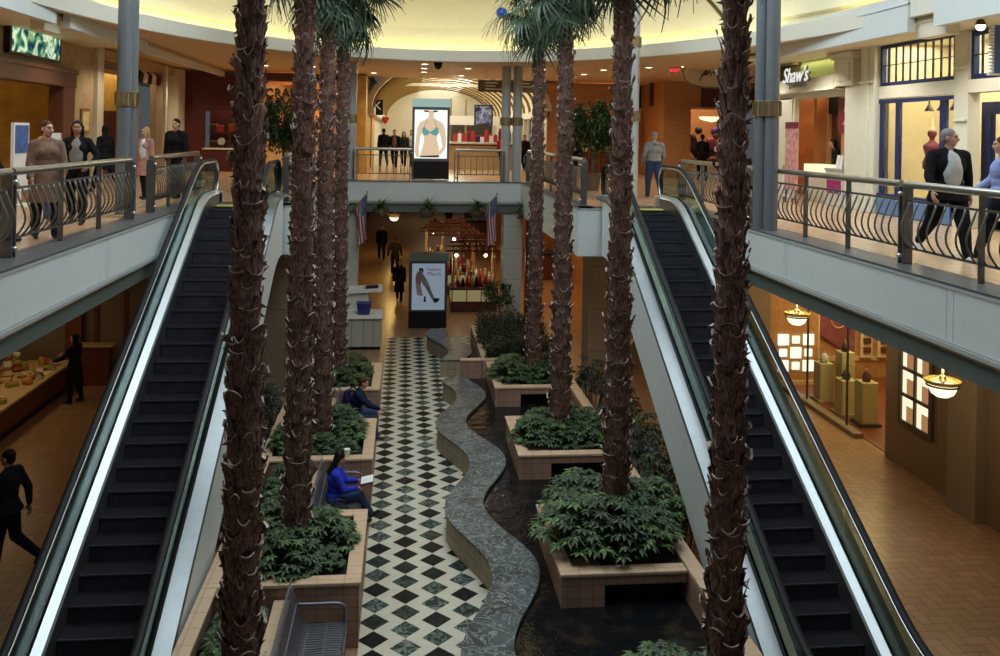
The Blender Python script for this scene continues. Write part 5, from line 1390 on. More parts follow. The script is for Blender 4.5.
for k, (x, y, h, w_) in enumerate(((10.60, 21.3, .98, .36), (10.95, 20.9, 1.35, .34), (10.62, 20.2, .86, .38), (10.72, 19.45, 1.02, .38))):
    T = thing('display_pedestal', 'cream display pedestal in the glass shop, '+['farthest of the four', 'tallest, behind the others', 'shortest, with a dark item on top', 'nearest, on a dark base'][k], 'pedestal', (x, y, 0), 0, 'display pedestals')
    m = MB(); m.box(x-w_/2, x+w_/2, y-w_/2, y+w_/2, .08, h); m.build('column', mat('pale_yellow_pedestal', (.55, .50, .26), .5, var=.04), T, bevel=.008)
    m = MB(); m.box(x-w_/2-.06, x+w_/2+.06, y-w_/2-.06, y+w_/2+.06, .02, .08); m.build('plinth', M_black if k == 3 else M_tan, T)
    m = MB(); m.box(x-w_/2+.02, x+w_/2-.02, y-w_/2+.02, y+w_/2-.02, h, h+.34); m.build('clear_case', M_window, T)
    T2 = thing('showcase_item', 'small %s item in the clear case of the %s pedestal' % (('pale', 'brown', 'dark', 'dark brown')[k], ('farthest', 'tallest', 'short', 'nearest')[k]), 'item', (x, y, h))
    m = MB(); m.lathe([(.09, h+.005), (.11, h+.10), (.06, h+.2), (.03, h+.24)], (x, y, 0), 12); m.build('body', [M_paper, M_wood, M_darksteel, M_wood][k], T2, smooth=True)
    m = MB(); m.ell((x, y, h+.26), .03, 8, 6); m.build('knob', M_brass, T2)
m = MB(); m.box(10.12, 10.14, 17.6, 22.7, .12, 4.1); struct(m.build('window_5', M_window))
S('trim_shop_sill', M_brownpanel, (9.98, 10.2, 18.6, 22.75, 0, .10))
S('trim_shop_mullion', M_darksteel, (10.11, 10.15, 19.2, 19.24, .1, 4.2), (10.11, 10.15, 21.2, 21.24, .1, 4.2))
# bowl pendant lamps
def pendant(x, y, z, label, r=.34, first=[None]):
    if first[0] is not None: return dup(first[0], (x, y, z), None, label)
    T = thing('pendant_lamp', label, 'lamp', (0, 0, 0), 0, 'glass bowl pendant lamps'); first[0] = T
    m = MB(); m.lathe([(.02, -.30), (.14, -.285), (.235, -.22), (.285, -.12), (.30, -.02), (.29, -.02), (.22, -.20), (.02, -.28)], n=24); m.build('glass_bowl', emit('bowl_glow', (1, .88, .55), 1.7), T, smooth=True)
    m = MB(); m.tube([(.335*math.cos(2*PI*k/32), .335*math.sin(2*PI*k/32), -.03) for k in range(33)], .022, 6); m.build('dark_ring', M_wood, T, smooth=True)
    m = MB(); m.lathe([(.36, .08), (.40, .10), (.385, .04), (.33, .0), (.30, -.01), (.33, .02)], n=28, caps=False); m.build('brass_rim', mat('yellow_brass', (.72, .58, .20), .3, .7, var=.1), T, smooth=True)
    m = MB(); m.cyl((0, 0, .0), (0, 0, 2.03), .022, 8); m.lathe([(.03, -.0), (.10, .10), (.06, .18), (.03, .2)], n=14)
    for a in (0, 2.09, 4.19): m.cyl((0, 0, .18), (.34*math.cos(a), .34*math.sin(a), .06), .014, 6)
    m.build('stem', M_brass, T, smooth=True)
    m = MB(); m.cyl((0, 0, 2.0), (0, 0, 2.04), .10, 16); m.build('canopy', M_brass, T)
    T.location = (x, y, z); T.scale = (.70,)*3; return T
pendant(8.5, 18.35, 2.78, 'glass bowl pendant lamp before the orange lit-square panel')
pendant(8.45, 13.05, 2.80, 'glass bowl pendant lamp in front of the brown wall with lit panes')
pendant(-.42, 40, 2.80, 'glass bowl pendant lamp glowing in the centre lower corridor')
pendant(-.5, 48, 2.80, 'smaller-looking glass bowl pendant farther down the lower corridor')
for x, y in ((8.5, 18.35), (8.45, 13.05)): point('pendant_glow', (x, y, 2.95), 26, (1, .78, .42), .2); point('pendant_down', (x, y, 2.3), 26, (1, .76, .42), .2)
for y in (40, 48): point('pendant_down', (-.45, y, 1.95), 45, (1, .66, .2), .2)
# ---- lower centre
S('wall_lower_corridor', M_dark, (-2.9, -2.7, 29.2, 75, 0, 4.22)); S('wall_lower_far', M_counterwhite, (-3, 16, 74, 74.2, 0, 4.22))
S('wall_lower_orange', M_orangewood, (7.6, 7.8, 29, 75, 0, 4.22), (5.9, 7.6, 46, 46.2, 0, 4.22), (5.2, 5.4, 46, 60, 0, 4.22))
S('trim_orange_posts', M_redwood, (4.25, 4.4, 30.5, 30.8, 0, 4.22), (4.9, 5.0, 33, 33.2, 0, 4.22))
T = thing('dark_kiosk', 'dark brown kiosk behind the slim right palm trunks on the orange floor', 'kiosk', (6.6, 40, 0))
m = MB(); m.box(5.7, 7.4, 39.6, 41, 0, 1.15); m.build('body', M_wood, T, bevel=.02); m = MB(); m.box(5.6, 7.5, 39.5, 41.1, 1.15, 1.22); m.build('worktop', M_black, T)
T = thing('dark_kiosk', 'long dark kiosk far behind the gift carts, people standing by it', 'kiosk', (5.0, 52, 0))
m = MB(); m.box(3.4, 5.0, 51.5, 53, 0, 1.4); m.build('body', M_wood, T, bevel=.02); m = MB(); m.box(3.3, 5.1, 51.4, 53.1, 1.4, 1.5); m.build('worktop', M_black, T)
# gift carts with slatted canopies
def cart(x0, x1, y, label, canopy_z, seed, case=True):
    T = thing('gift_cart', label, 'cart', ((x0+x1)/2, y, 0), 0, 'gift carts')
    m = MB(); m.box(x0, x1, y, y+1.2, .02, .38); m.build('base', M_wood, T)
    m = MB(); m.box(x0+.02, x1-.02, y+.02, y+1.18, .38, .80); m.build('lit_case', emit('cart_case_glow', (.75, .62, .30), .30), T)
    m = MB(); m.box(x0+.012, x1-.012, y+.012, y+1.19, .38, .80); m.build('case_glass', M_window, T)
    m = MB(); m.box(x0-.03, x1+.03, y-.03, y+1.23, .80, .88); m.build('worktop', M_wood, T, bevel=.01)
    for k in range(4):
        xx = x0+.05+(x1-x0-.1)*(k/3)
        m = MB(); m.box(xx-.02, xx+.02, y, y+.04, .38, .80); m.build('case_post', M_brass, T)
    for px_ in (x0+.1, x1-.1):
        for py2 in (y+.1, y+1.1): m = MB(); m.cyl((px_, py2, .88), (px_, py2, canopy_z), .035, 8); m.build('canopy_post', M_lightwood, T)
    for k in range(4):
        s = .22*k; z = canopy_z+.17*k
        m = MB()
        for q in range(9):
            xx = x0-.15+s+(x1-x0+.3-2*s)*q/8; m.box(xx-.025, xx+.025, y-.15+s*.7, y+1.35-s*.7, z, z+.035)
        for yy in (y-.15+s*.7, y+1.3-s*.7): m.box(x0-.2+s, x1+.2-s, yy, yy+.05, z+.035, z+.10)
        m.build('canopy_tier', M_redwood, T)
    r_ = random.Random(seed); n = int((x1-x0)/.17)
    for k in range(n):
        for row in range(2):
            c = [M_red, M_paper, M_burg, M_displaybeige, M_letter, M_black, M_gold][r_.randrange(7)]; xx = x0+.12+k*.17; z = .885; h = r_.uniform(.25, .6)+.25*row
            t2 = thing('gift_doll', 'small dressed gift figure standing on a lower gift cart', 'gift', (xx, y+.25+.4*row, z), 0, 'gift figures on the carts')
            m = MB(); m.lathe([(.075, z), (.06, z+h*.5), (.035, z+h*.72)], (xx, y+.25+.4*row, 0), 9); m.build('dress', c, t2, smooth=True)
            m = MB(); m.ell((xx, y+.25+.4*row, z+h*.72+.04), .045, 8, 6); m.build('head', M_lightwood, t2, smooth=True)
    return T
cart(1.78, 3.5, 32.6, 'nearest gift cart with a lit glass case beside the stone pillar', 2.2, 1)
cart(1.2, 3.0, 36.0, 'middle gift cart behind the nearest, reddish slatted canopy', 2.4, 2)
cart(.95, 1.9, 40.0, 'far gift cart by the corridor, behind the grey poster kiosk', 2.1, 3)
for x, y, z in ((2.0, 33.2, 2.0), (3.1, 33.2, 2.0), (2.1, 36.6, 2.2), (1.4, 40.5, 1.95)):
    T = thing('cart_lamp', 'bare bright bulb hung under a gift cart canopy', 'lamp', (x, y, z), 0, 'bulbs of the gift carts')
    m = MB(); m.ell((x, y, z), .06, 10, 6); m.build('bulb', L_warm, T, smooth=True); m = MB(); m.cyl((x, y, z+.05), (x, y, z+.25), .012, 5); m.build('cord', M_black, T)
    point('cart_bulb', (x, y-.15, z-.08), 8, r=.06)
# lower poster kiosk
T = thing('poster_kiosk', 'grey poster kiosk on the ground floor showing a walking figure', 'kiosk', (.85, 30, 0))
m = MB(); m.box(.22, 1.50, 29.9, 30.3, 0, .55); m.build('base', M_black, T, bevel=.01)
m = MB(); m.box(.22, 1.50, 29.9, 30.3, .55, 2.26); m.build('cabinet', M_darksteel, T, bevel=.015)
m = MB(); m.box(.20, 1.54, 29.86, 30.34, 2.26, 2.52); m.build('header', mat('grey_green_header', (.19, .24, .20), .45, var=.05), T, bevel=.01)
m = MB(); m.box(.32, 1.42, 29.888, 29.9, .62, 2.18); pn = m.build('poster', emit('dim_poster_backlight', (.55, .68, .85), .34), T)
PX, PZ, PW, PH, py0 = .32, .62, 1.10, 1.56, 29.886
flat([(.12, .58), (.10, .70), (.16, .84), (.24, .80), (.30, .70), (.26, .52)], 'pink_dress', mat('print_pink', (.42, .16, .20), .5, var=.2), pn, PX, PZ, PW, PH, py0)
flat([(.10, .58), (.26, .55), (.30, .42), (.34, .30), (.16, .32)], 'skirt', mat('print_pale', (.5, .38, .42), .5, var=.2), pn, PX, PZ, PW, PH, py0)
flat([(.24, .80), (.34, .78), (.44, .66), (.52, .55), (.60, .40), (.72, .22), (.66, .18), (.54, .32), (.42, .48), (.30, .58)], 'grey_suit', mat('print_grey', (.26, .27, .26), .5, var=.2), pn, PX, PZ, PW, PH, py0-.004)
flat([(.66, .20), (.70, .26), (.86, .25), (.80, .17), (.68, .15)], 'shoe', M_letblack, pn, PX, PZ, PW, PH, py0-.008)
flat([(.38, .30), (.42, .30), (.44, .18), (.36, .17)], 'shoe', M_letblack, pn, PX, PZ, PW, PH, py0-.008)
flat([(.20, .86), (.22, .90), (.30, .91), (.35, .87), (.33, .80), (.24, .79)], 'dark_hair', M_letblack, pn, PX, PZ, PW, PH, py0-.006)
flat([(.24, .81), (.30, .81), (.31, .86), (.25, .86)], 'face', mat('print_skin', (.45, .26, .18), .5), pn, PX, PZ, PW, PH, py0-.010)
for bd, z, s in (('Fashion', 1.98, .15), ('March', 1.83, .18)):
    mb = text_mb(bd, s, plane_M((1.06, 29.884, z), (1, 0, 0), (0, 0, 1)), .004); mb.build('heading', mat('print_mauve', (.20, .10, .16), .5), pn)
# information counter with the blue bin
T = thing('service_counter', 'pale panelled service counter at the left end of the checkered walk', 'counter', (-1.3, 27.5, 0))
m = MB(); m.box(-2.3, -.62, 26.95, 28.0, .10, .95); m.build('body', mat('pale_counter_panel', (.42, .40, .32), .5, var=.05), T)
m = MB()
for x in (-1.9, -1.5, -1.15, -.85): m.box(x, x+.012, 26.94, 26.95, .1, .95)
m.build('panel_joint', M_brown, T); m = MB(); m.box(-2.35, -.56, 26.88, 28.06, .95, 1.02); m.build('worktop', M_paper, T, bevel=.01); m = MB(); m.box(-2.3, -.64, 27.0, 28.0, 0, .1); m.build('kick_plate', M_black, T)
T = thing('ticket_stand', 'pale lectern-like stand with a tilted top behind the blue bin', 'stand', (-1.3, 28.15, 0))
m = MB(); m.box(-1.95, -1.05, 28.08, 28.3, 0, 1.5); m.build('panel', M_counterwhite, T, bevel=.03)
m = MB(); m.prism([(-2.0, 27.95, 1.5), (-.62, 27.95, 1.58), (-.62, 28.32, 1.66), (-2.0, 28.32, 1.58)], (0, 0, .10)); m.build('top', M_paper, T)
m = MB(); m.prism([(-1.15, 28.0, 1.66), (-.75, 28.0, 1.685), (-.75, 28.25, 1.74), (-1.15, 28.25, 1.715)], (0, 0, .012)); m.build('dark_tray', M_black, T)
T = thing('blue_bin', 'dark blue plastic bin standing on the pale service counter', 'bin', (-1.15, 27.3, 1.02))
m = MB(); m.loft([[Vector((-1.15+sx*w_, 27.3+sy*w_*.8, z)) for sx, sy in ((-1, -1), (1, -1), (1, 1), (-1, 1))] for w_, z in ((.17, 1.02), (.215, 1.36), (.20, 1.36), (.16, 1.06))]); m.build('body', mat('navy_plastic', (.02, .025, .14), .4, var=.1), T, bevel=.01)
m = MB(); m.tube([(-1.15+sx*.22, 27.3+sy*.18, 1.365) for sx, sy in ((-1, -1), (1, -1), (1, 1), (-1, 1), (-1, -1))], .016, 5); m.build('rim', MATS['navy_plastic'], T)
# flags
def flag_mat():
    m_, t, out = newmat('striped_flag_cloth'); nt = NT(t)
    uv = nt.n('ShaderNodeSeparateXYZ', {0: nt.n('ShaderNodeUVMap').outputs[0]}).outputs
    st = nt.m('GREATER_THAN', nt.m('FLOORED_MODULO', nt.m('MULTIPLY', uv[1], 13.0), 2.0), 1.0)
    red = nt.mix(st, (.30, .02, .035), (.55, .50, .50))
    can = nt.m('MULTIPLY', nt.m('LESS_THAN', uv[0], .40), nt.m('GREATER_THAN', uv[1], .46))
    # a lattice of pale dots for the stars
    du = nt.m('SUBTRACT', nt.m('FRACT', nt.m('MULTIPLY', uv[0], 15.0)), .5); dv = nt.m('SUBTRACT', nt.m('FRACT', nt.m('MULTIPLY', uv[1], 16.0)), .5)
    star = nt.m('LESS_THAN', nt.m('ADD', nt.m('MULTIPLY', du, du), nt.m('MULTIPLY', dv, dv)), .06)
    c = nt.mix(can, red, nt.mix(star, (.02, .03, .14), (.55, .55, .58)))
    bsdf(nt, out, c, .8); return m_
M_flag = flag_mat()
def flag(x, y, z, label, sx):
    T = thing('flag', label, 'flag', (x, y, z), 0, 'flags on the pillars')
    top = Vector((x, y, z)); base = Vector((x-.62*sx, y+.45, z-.80))
    m = MB(); m.cyl(base, top, .018, 8); m.ell(top, .035, 8, 6); m.build('pole', M_brass, T, smooth=True)
    m = MB(); m.cyl(base+Vector((0, .1, -.05)), base+Vector((0, -.05, .05)), .05, 8); m.build('bracket', M_brass, T)
    # cloth hangs from the pole in loose folds: u runs down the fly, v across the hoist
    nu, nv = 18, 14; vs = []; uvs = []
    for i in range(nu+1):
        for j in range(nv+1):
            u, v = i/nu, j/nv
            hp = top.lerp(base, .02+.62*(1-v))
            fold = .07*math.sin(v*9+u*3)*min(1, u*3)
            squeeze = 1-.16*min(1, u*1.5)
            xx = hp.x*squeeze+(x-.12*sx)*(1-squeeze)+.06*u*sx+fold*.5
            vs.append((xx, hp.y*squeeze+(y+.1)*(1-squeeze)+fold, hp.z-1.45*u*(1-.0*v)+.25*u*(1-v)))
            uvs.append((u, v))
    fs = [(i*(nv+1)+j, i*(nv+1)+j+1, (i+1)*(nv+1)+j+1, (i+1)*(nv+1)+j) for i in range(nu) for j in range(nv)]
    m = MB(); m.add(vs, fs); o = m.build('cloth', M_flag, T, smooth=True)
    ul = o.data.uv_layers.new(name='UVMap')
    for l in o.data.loops: ul.data[l.index].uv = uvs[l.vertex_index]
flag(-1.12, 27.75, 4.72, 'striped flag hanging from the left stone pillar', 1)
flag(2.93, 27.75, 4.70, 'striped flag hanging on the right stone pillar', 1)
# fern pots on the back beam
def fern(x, label, first=[None]):
    if first[0] is not None: return dup(first[0], (x, 27.74, 4.02), x*2, label)
    T = thing('fern_pot', label, 'potted plant', (0, 0, 0), 0, 'fern pots along the back beam'); first[0] = T
    m = MB(); m.lathe([(.12, -.08), (.24, .02), (.27, .16), (.24, .16), (.2, .06)], n=18); m.build('pot', M_brown, T, smooth=True, auto=40)
    m = MB(); m.box(-.03, .03, .05, .25, -.12, -.02); m.build('bracket', M_darksteel, T)
    lf = MB(); r_ = random.Random(6)
    for k in range(46):
        a = k*2.4; el_ = r_.uniform(.1, 1.3); ln = r_.uniform(.38, .60)
        d = Vector((math.cos(a)*math.cos(el_), math.sin(a)*math.cos(el_), math.sin(el_)))
        leaf(lf.mat(0), Vector((0, 0, .14)), d, ln, .055, bend=.35)
    lf.build('foliage', [M_leafB], T)
    T.location = (x, 27.74, 4.02); return T
for x, l in ((-.71, 'fern pot on the back beam beside the left flag'), (.76, 'fern pot on the back beam above the walkers'), (2.30, 'fern pot on the back beam just left of the right flag'), (3.82, 'fern pot on the back beam right of the stone pillar')): fern(x, l)
T = thing('white_cup', 'white paper cup on the planter rim behind the reader in blue', 'cup', (-.92, 15.82, .85))
m = MB(); m.lathe([(.038, .851), (.052, .97), (.047, .97), (.034, .86)], (-.92, 15.82, 0), 16); m.build('cup', M_paper, T, smooth=True, auto=40); m = MB(); m.cyl((-.92, 15.82, .965), (-.92, 15.82, .985), .055, 16); m.build('lid', M_letter, T)

# ================================================================== LIGHT of the place
def spot(name, loc, power, col=(1, .82, .58), ang=140, r=.09):
    l = bpy.data.lights.new(name, 'SPOT'); l.energy = power; l.color = col; l.spot_size = math.radians(ang); l.spot_blend = .6; l.shadow_soft_size = r
    o = bpy.data.objects.new(name, l); COL.objects.link(o); o.location = loc
    return o
for y in (9, 12, 15, 18, 21, 24.5, 28, 31.5): spot('left_walk_downlight', (-7.1, y, 8.62), 115, (1, .80, .56))
for y in (8.5, 11.5, 14.5, 17.5, 20.5, 23.5): spot('right_walk_downlight', (9.3, y, 8.62), 150, (1, .92, .78))
for x, y in ((.6, 30.0), (2.1, 31.5), (4.6, 29.8), (6.6, 29.4), (7.9, 27.6), (4.7, 32.3), (7.0, 32), (-3.4, 31.2), (-5.2, 31.2), (-.8, 32.8), (2.1, 34.2), (9.0, 30.5), (11.2, 28.2), (12, 24.5)): spot('landing_downlight', (x, y, 8.72), 82, (1, .80, .52))
for y in (38, 41, 44, 48, 52, 56): point('corridor_lamp', (2.2, y, 8.7), 120, (1, .88, .6), .12)
for x in (-5.0, -3.2): spot('sign_spot', (x, 33.3, 8.7), 55, (1, .72, .36))
area('left_shop_lights', (-10.5, 20, 8.4), 2, 20, (1, .62, .22), sy=6)
area('boutique_lights', (-9.0, 29.5, 8.3), 1, 40, (1, .75, .4), sy=4)
area('maroon_window_light', (-6.9, 34.6, 8.0), .8, 14, (1, .7, .5))
area('orange_shop_light', (-4.0, 34.6, 8.5), 2.6, 110, (1, .66, .28), sy=.6)
area('far_right_lights', (8.5, 37, 8.6), 2, 100, (1, .62, .28), sy=1.4)
area('wood_shop_lights', (12, 34.5, 8.6), 2.5, 80, (1, .7, .4), sy=1)
area('jeweller_lights', (11.8, 21.8, 8.5), 2, 120, (1, .74, .42), sy=4)
area('display_lights', (11.1, 15.8, 8.68), 1, 150, (1, .92, .72), sy=5)
area('jeweller_cove', (10.5, 22.3, 8.66), .15, 22, (1, .95, .5), sy=3.6)
area('lower_left_fill', (-7.2, 17, 4.15), .8, 17, (1, .58, .26), sy=10)  # from here on: unseen area lights added without fixtures for the lower level
area('bakery_fill', (-9.0, 19.5, 2.6), .5, 26, (1, .70, .32), sy=7)
area('lower_right_fill', (8.3, 12, 4.15), .8, 16, (1, .72, .42), sy=8)
area('glass_shop_fill', (11.9, 20.5, 4.1), 2.5, 270, (1, .74, .36), sy=4.5)
area('lower_corridor_fill', (-.8, 44, 4.1), 1.2, 50, (1, .55, .18), sy=26)
area('cart_fill', (2.8, 36, 4.1), 3, 45, (1, .64, .3), sy=8)
area('orange_bay_fill', (6, 37, 4.1), 2.5, 150, (1, .5, .18), sy=12)
area('far_hall_fill', (4, 64, 4.1), 6, 90, (1, .86, .6), sy=10)
# ================================================================== PEOPLE
def baked(mb, name, mats, parent, voxel, smooth_it=2, paint=None):
    """one continuous surface from overlapping closed pieces"""
    o = mb.build('tmp', mats[0] if isinstance(mats, list) else mats)
    r = o.modifiers.new('r', 'REMESH'); r.mode = 'VOXEL'; r.voxel_size = voxel; r.use_smooth_shade = True
    if smooth_it:
        s = o.modifiers.new('s', 'SMOOTH'); s.factor = .5; s.iterations = smooth_it
    me = bpy.data.meshes.new_from_object(o.evaluated_get(bpy.context.evaluated_depsgraph_get()))
    old = o.data; bpy.data.objects.remove(o); bpy.data.meshes.remove(old)
    me.name = name; me.materials.clear()
    for m in (mats if isinstance(mats, list) else [mats]): me.materials.append(m)
    if paint:
        for p in me.polygons: p.material_index = paint(p.center)
    me.polygons.foreach_set('use_smooth', [True]*len(me.polygons))
    q = bpy.data.objects.new(name, me); COL.objects.link(q); q.parent = parent
    return q
def cap(m, a, b, ra, rb, n=10):
    """tapered capsule"""
    a, b = Vector(a), Vector(b); d = (b-a)
    if d.length < 1e-5: return m.ell(a, ra, n, 6)
    d.normalize(); pts, rs = [], []
    for k in range(4): t = PI/2*k/4; pts.append(a-d*ra*math.cos(t)); rs.append(max(.001, ra*math.sin(t)))
    pts.append(a); rs.append(ra); pts.append(b); rs.append(rb)
    for k in range(1, 5): t = PI/2*k/4; pts.append(b+d*rb*math.sin(t)); rs.append(max(.001, rb*math.cos(t)))
    return m.tube(pts, rs, n)
SK = {'fair': mat('skin_fair', (.50, .27, .18), .5, var=.05), 'tan': mat('skin_tan', (.34, .16, .09), .5, var=.05), 'dark': mat('skin_dark', (.14, .065, .04), .5, var=.05)}
M_eye = mat('eye_dark', (.02, .015, .012), .3, var=0); M_lip = mat('lip', (.28, .08, .07), .5, var=0)
HAIR = {'black': mat('hair_black', (.012, .009, .008), .5, var=.3, vscale=40, **{'Specular IOR Level': .12}), 'brown': mat('hair_brown', (.06, .03, .016), .5, var=.3, vscale=40, **{'Specular IOR Level': .12}), 'grey': mat('hair_grey', (.22, .21, .20), .6, var=.2, vscale=40, **{'Specular IOR Level': .12}), 'blond': mat('hair_blond', (.42, .28, .10), .5, var=.25, vscale=40, **{'Specular IOR Level': .12})}
def cloth(name, c, r=.8): return mat('cloth_'+name, c, r, var=.22, vscale=7, bump=.25, bscale=22, **{'Specular IOR Level': .08})
C_black = cloth('black', (.010, .010, .012)); C_char = cloth('charcoal', (.022, .022, .026)); C_jean = cloth('jeans', (.035, .055, .12)); C_trench = cloth('trench', (.19, .115, .08)); C_blue = cloth('royal_blue', (.025, .04, .42), .6)
C_navy = cloth('navy', (.012, .017, .045)); C_grey = cloth('grey', (.24, .25, .25)); C_lav = cloth('lavender', (.28, .34, .62)); C_brownc = cloth('brown_coat', (.16, .09, .06)); C_pink = cloth('dusty_pink', (.40, .22, .19)); C_white = cloth('white', (.6, .6, .6)); C_red = cloth('red', (.35, .02, .02)); C_olive = cloth('olive', (.06, .055, .04))
M_shoe = mat('shoe_black', (.012, .01, .01), .35, var=.1); M_shoew = mat('shoe_white', (.62, .62, .62), .5, var=.05); M_book = M_paper
def rx(v, a):   # rotate a direction forward about the X axis (degrees)
    a = math.radians(a); return Vector((v[0], v[1]*math.cos(a)-v[2]*math.sin(a), v[1]*math.sin(a)+v[2]*math.cos(a)))
def foot_axes(d2):
    """sole normal and toe direction for a shank pointing along d2"""
    if abs(d2.y) < .5: return Vector((0, 0, 1)), Vector((0, 1, 0))
    fw = Vector((0, 1, 0))-d2*d2.y; fw.normalize()
    return -d2, fw
def person(label, loc, face, h=1.75, sit=False, legs=((20, 12), (-18, 25)), arms=None, lean=0., headyaw=0., headpitch=0., skin='fair', hair='black', hairlen='short', top=C_black, bottom=C_black, coat=0., open_shirt=None, hood=False, shoes=None, bulk=1.0, vox=.014, fem=False, cap_=None, sleeves=True, skirt=False, detail=True):
    T = thing('person', label, 'person', (0, 0, 0)); k = h/1.75
    V = lambda *p: Vector(p)*k
    hipz = .52 if sit else .93
    base = Vector((0, 0, hipz))
    def tw(p):   # torso lean forward about the hips
        p = Vector(p)-Vector((0, 0, .93)); q = rx(p, -lean); return (q+base)*k
    SH = (.165 if fem else .19)*(1+(bulk-1)*.5); HP = .095*(1+(bulk-1)*.5)
    # ---- skeleton
    P = {}
    P['neck'] = tw((0, -.01, 1.46)); P['chin'] = tw((0, .03, 1.55)); hc = tw((0, .015, 1.625))
    A = {}
    for s, nm in ((-1, 'l'), (1, 'r')):
        sh = tw((SH*s, -.01, 1.395))
        sw, ab, el_ = (arms or {}).get(nm, (0, 8, 12))[:3]
        tws = (arms or {}).get(nm, (0, 8, 12, 0))
        inn = tws[3] if len(tws) > 3 else 0
        d = rx((math.sin(math.radians(ab))*s, 0, -math.cos(math.radians(ab))), sw)
        e = sh+d*.29*k
        d2 = rx((math.sin(math.radians(ab))*s*.4, 0, -1), sw+el_); d2 = (d2+Vector((-s*math.sin(math.radians(inn)), 0, 0))*1.0).normalized()
        w_ = e+d2*.25*k
        A[nm] = (sh, e, w_, d2)
    Lg = {}
    for i, (s, nm) in enumerate(((-1, 'l'), (1, 'r'))):
        hp = Vector((HP*s, 0, hipz-.01))*k
        sw, fl = legs[i][:2]; ab = legs[i][2] if len(legs[i]) > 2 else 2
        d = rx((math.sin(math.radians(ab))*s, 0, -1), sw).normalized()
        kn = hp+d*.43*k; d2 = rx((math.sin(math.radians(ab))*s*.3, 0, -1), sw-fl).normalized(); an = kn+d2*.41*k
        Lg[nm] = (hp, kn, an, d2)
    zmin = min(Lg[n][2].z for n in 'lr')-.075*k
    drop = 0 if sit else -zmin
    # ---- body: one surface
    m = MB()
    B = bulk
    def E(c, r): m.ell(tw(c), [q*k for q in r], 14, 10)
    E((0, 0, .97), (.150*B, .105*B, .12)); E((0, 0, 1.10), (.130*B, .095*B, .14)); E((0, .005, 1.27), (.155*B, .11*B, .17)); cap(m, tw((-SH*.8, -.01, 1.40)), tw((SH*.8, -.01, 1.40)), .07*k, .07*k)
    cap(m, tw((0, -.015, 1.40)), tw((0, .005, 1.56)), .062*k, .052*k)
    if fem: E((-.065, .085, 1.29), (.06, .055, .06)); E((.065, .085, 1.29), (.06, .055, .06))
    Rh = (Matrix.Rotation(math.radians(headyaw), 3, 'Z') @ Matrix.Rotation(math.radians(-lean*.5-headpitch), 3, 'X'))
    def hd(p): return hc+(Rh @ Vector(p))*k
    def EH(mb, c, r):
        o = len(mb.v); mb.ell((0, 0, 0), r, 14, 10)
        for i in range(o, len(mb.v)): mb.v[i] = hd(mb.v[i]+Vector(c))
    EH(m, (0, -.012, .03), (.076, .094, .088)); EH(m, (0, .018, -.035), (.062, .070, .078)); EH(m, (0, .05, -.085), (.032, .03, .026))
    EH(m, (0, .083, .035), (.045, .018, .016))                          # brow
    cap(m, hd((0, .085, .018)), hd((0, .106, -.022)), .010*k, .015*k)   # nose
    EH(m, (0, .082, -.052), (.026, .012, .012))                         # mouth
    for s in (-1, 1): EH(m, (.077*s, -.008, -.005), (.012, .022, .034)); EH(m, (.045*s, .055, -.02), (.022, .02, .022))
    for nm, s in (('l', -1), ('r', 1)):
        sh, e, w_, d2 = A[nm]
        cap(m, sh, e, .052*k*B, .040*k); cap(m, e, w_, .041*k, .028*k)
        # hand: palm, four bent fingers of unequal length, thumb from the side of the palm
        side = Vector((-s, 0, 0))-d2*Vector((-s, 0, 0)).dot(d2)
        if side.length < .2: side = Vector((0, 1, 0))-d2*d2.y
        pn_ = side.normalized(); ac = d2.cross(pn_).normalized()       # pn_: palm normal (inward), ac: across the knuckles
        if ac.y < 0: ac = -ac
        pc = w_+d2*.05*k
        for q in (-.026, -.009, .009, .026): cap(m, w_+ac*q*.6*k, w_+d2*.088*k+ac*q*k, .015*k, .0125*k, 7)
        if detail:
            for q, ln in ((.030, .072), (.010, .082), (-.011, .076), (-.031, .060)):
                a0 = w_+d2*.088*k+ac*q*k; a1 = a0+(d2*.9+pn_*.28).normalized()*ln*.55*k; a2 = a1+(d2*.55+pn_*.75).normalized()*ln*.5*k
                cap(m, a0, a1, .0105*k, .0098*k, 6); cap(m, a1, a2, .0098*k, .0088*k, 6)
            t0 = w_+d2*.03*k+ac*.03*k; t1 = t0+(d2*.6+ac*.75+pn_*.2).normalized()*.04*k; t2 = t1+(d2*.9+ac*.3+pn_*.3).normalized()*.034*k
            cap(m, t0, t1, .014*k, .0115*k, 6); cap(m, t1, t2, .0115*k, .0095*k, 6)
    for nm in 'lr':
        hp, kn, an, d2 = Lg[nm]
        cap(m, hp, kn, .085*k*B, .056*k); cap(m, kn, kn+(an-kn)*.35, .054*k, .056*k); cap(m, kn+(an-kn)*.35, an, .056*k, .034*k)
        up_, fw_ = foot_axes(d2)
        cap(m, an-up_*.030*k-fw_*.025*k, an-up_*.042*k+fw_*.11*k, .030*k, .022*k)
    eyes = [hd((.030*s, .083, .012)) for s in (-1, 1)]; mo = hd((0, .094, -.052))
    def paint(c):
        if any((c-e).length < .0135*k for e in eyes): return 1
        q = (Rh.transposed() @ (c-mo))/k
        return 2 if abs(q.x) < .024 and abs(q.z) < .009 and q.y > -.01 else 0
    body = baked(m, 'body', [SK[skin], M_eye, M_lip], T, vox*k*.85, 1, paint)
    # ---- hair
    m = MB()
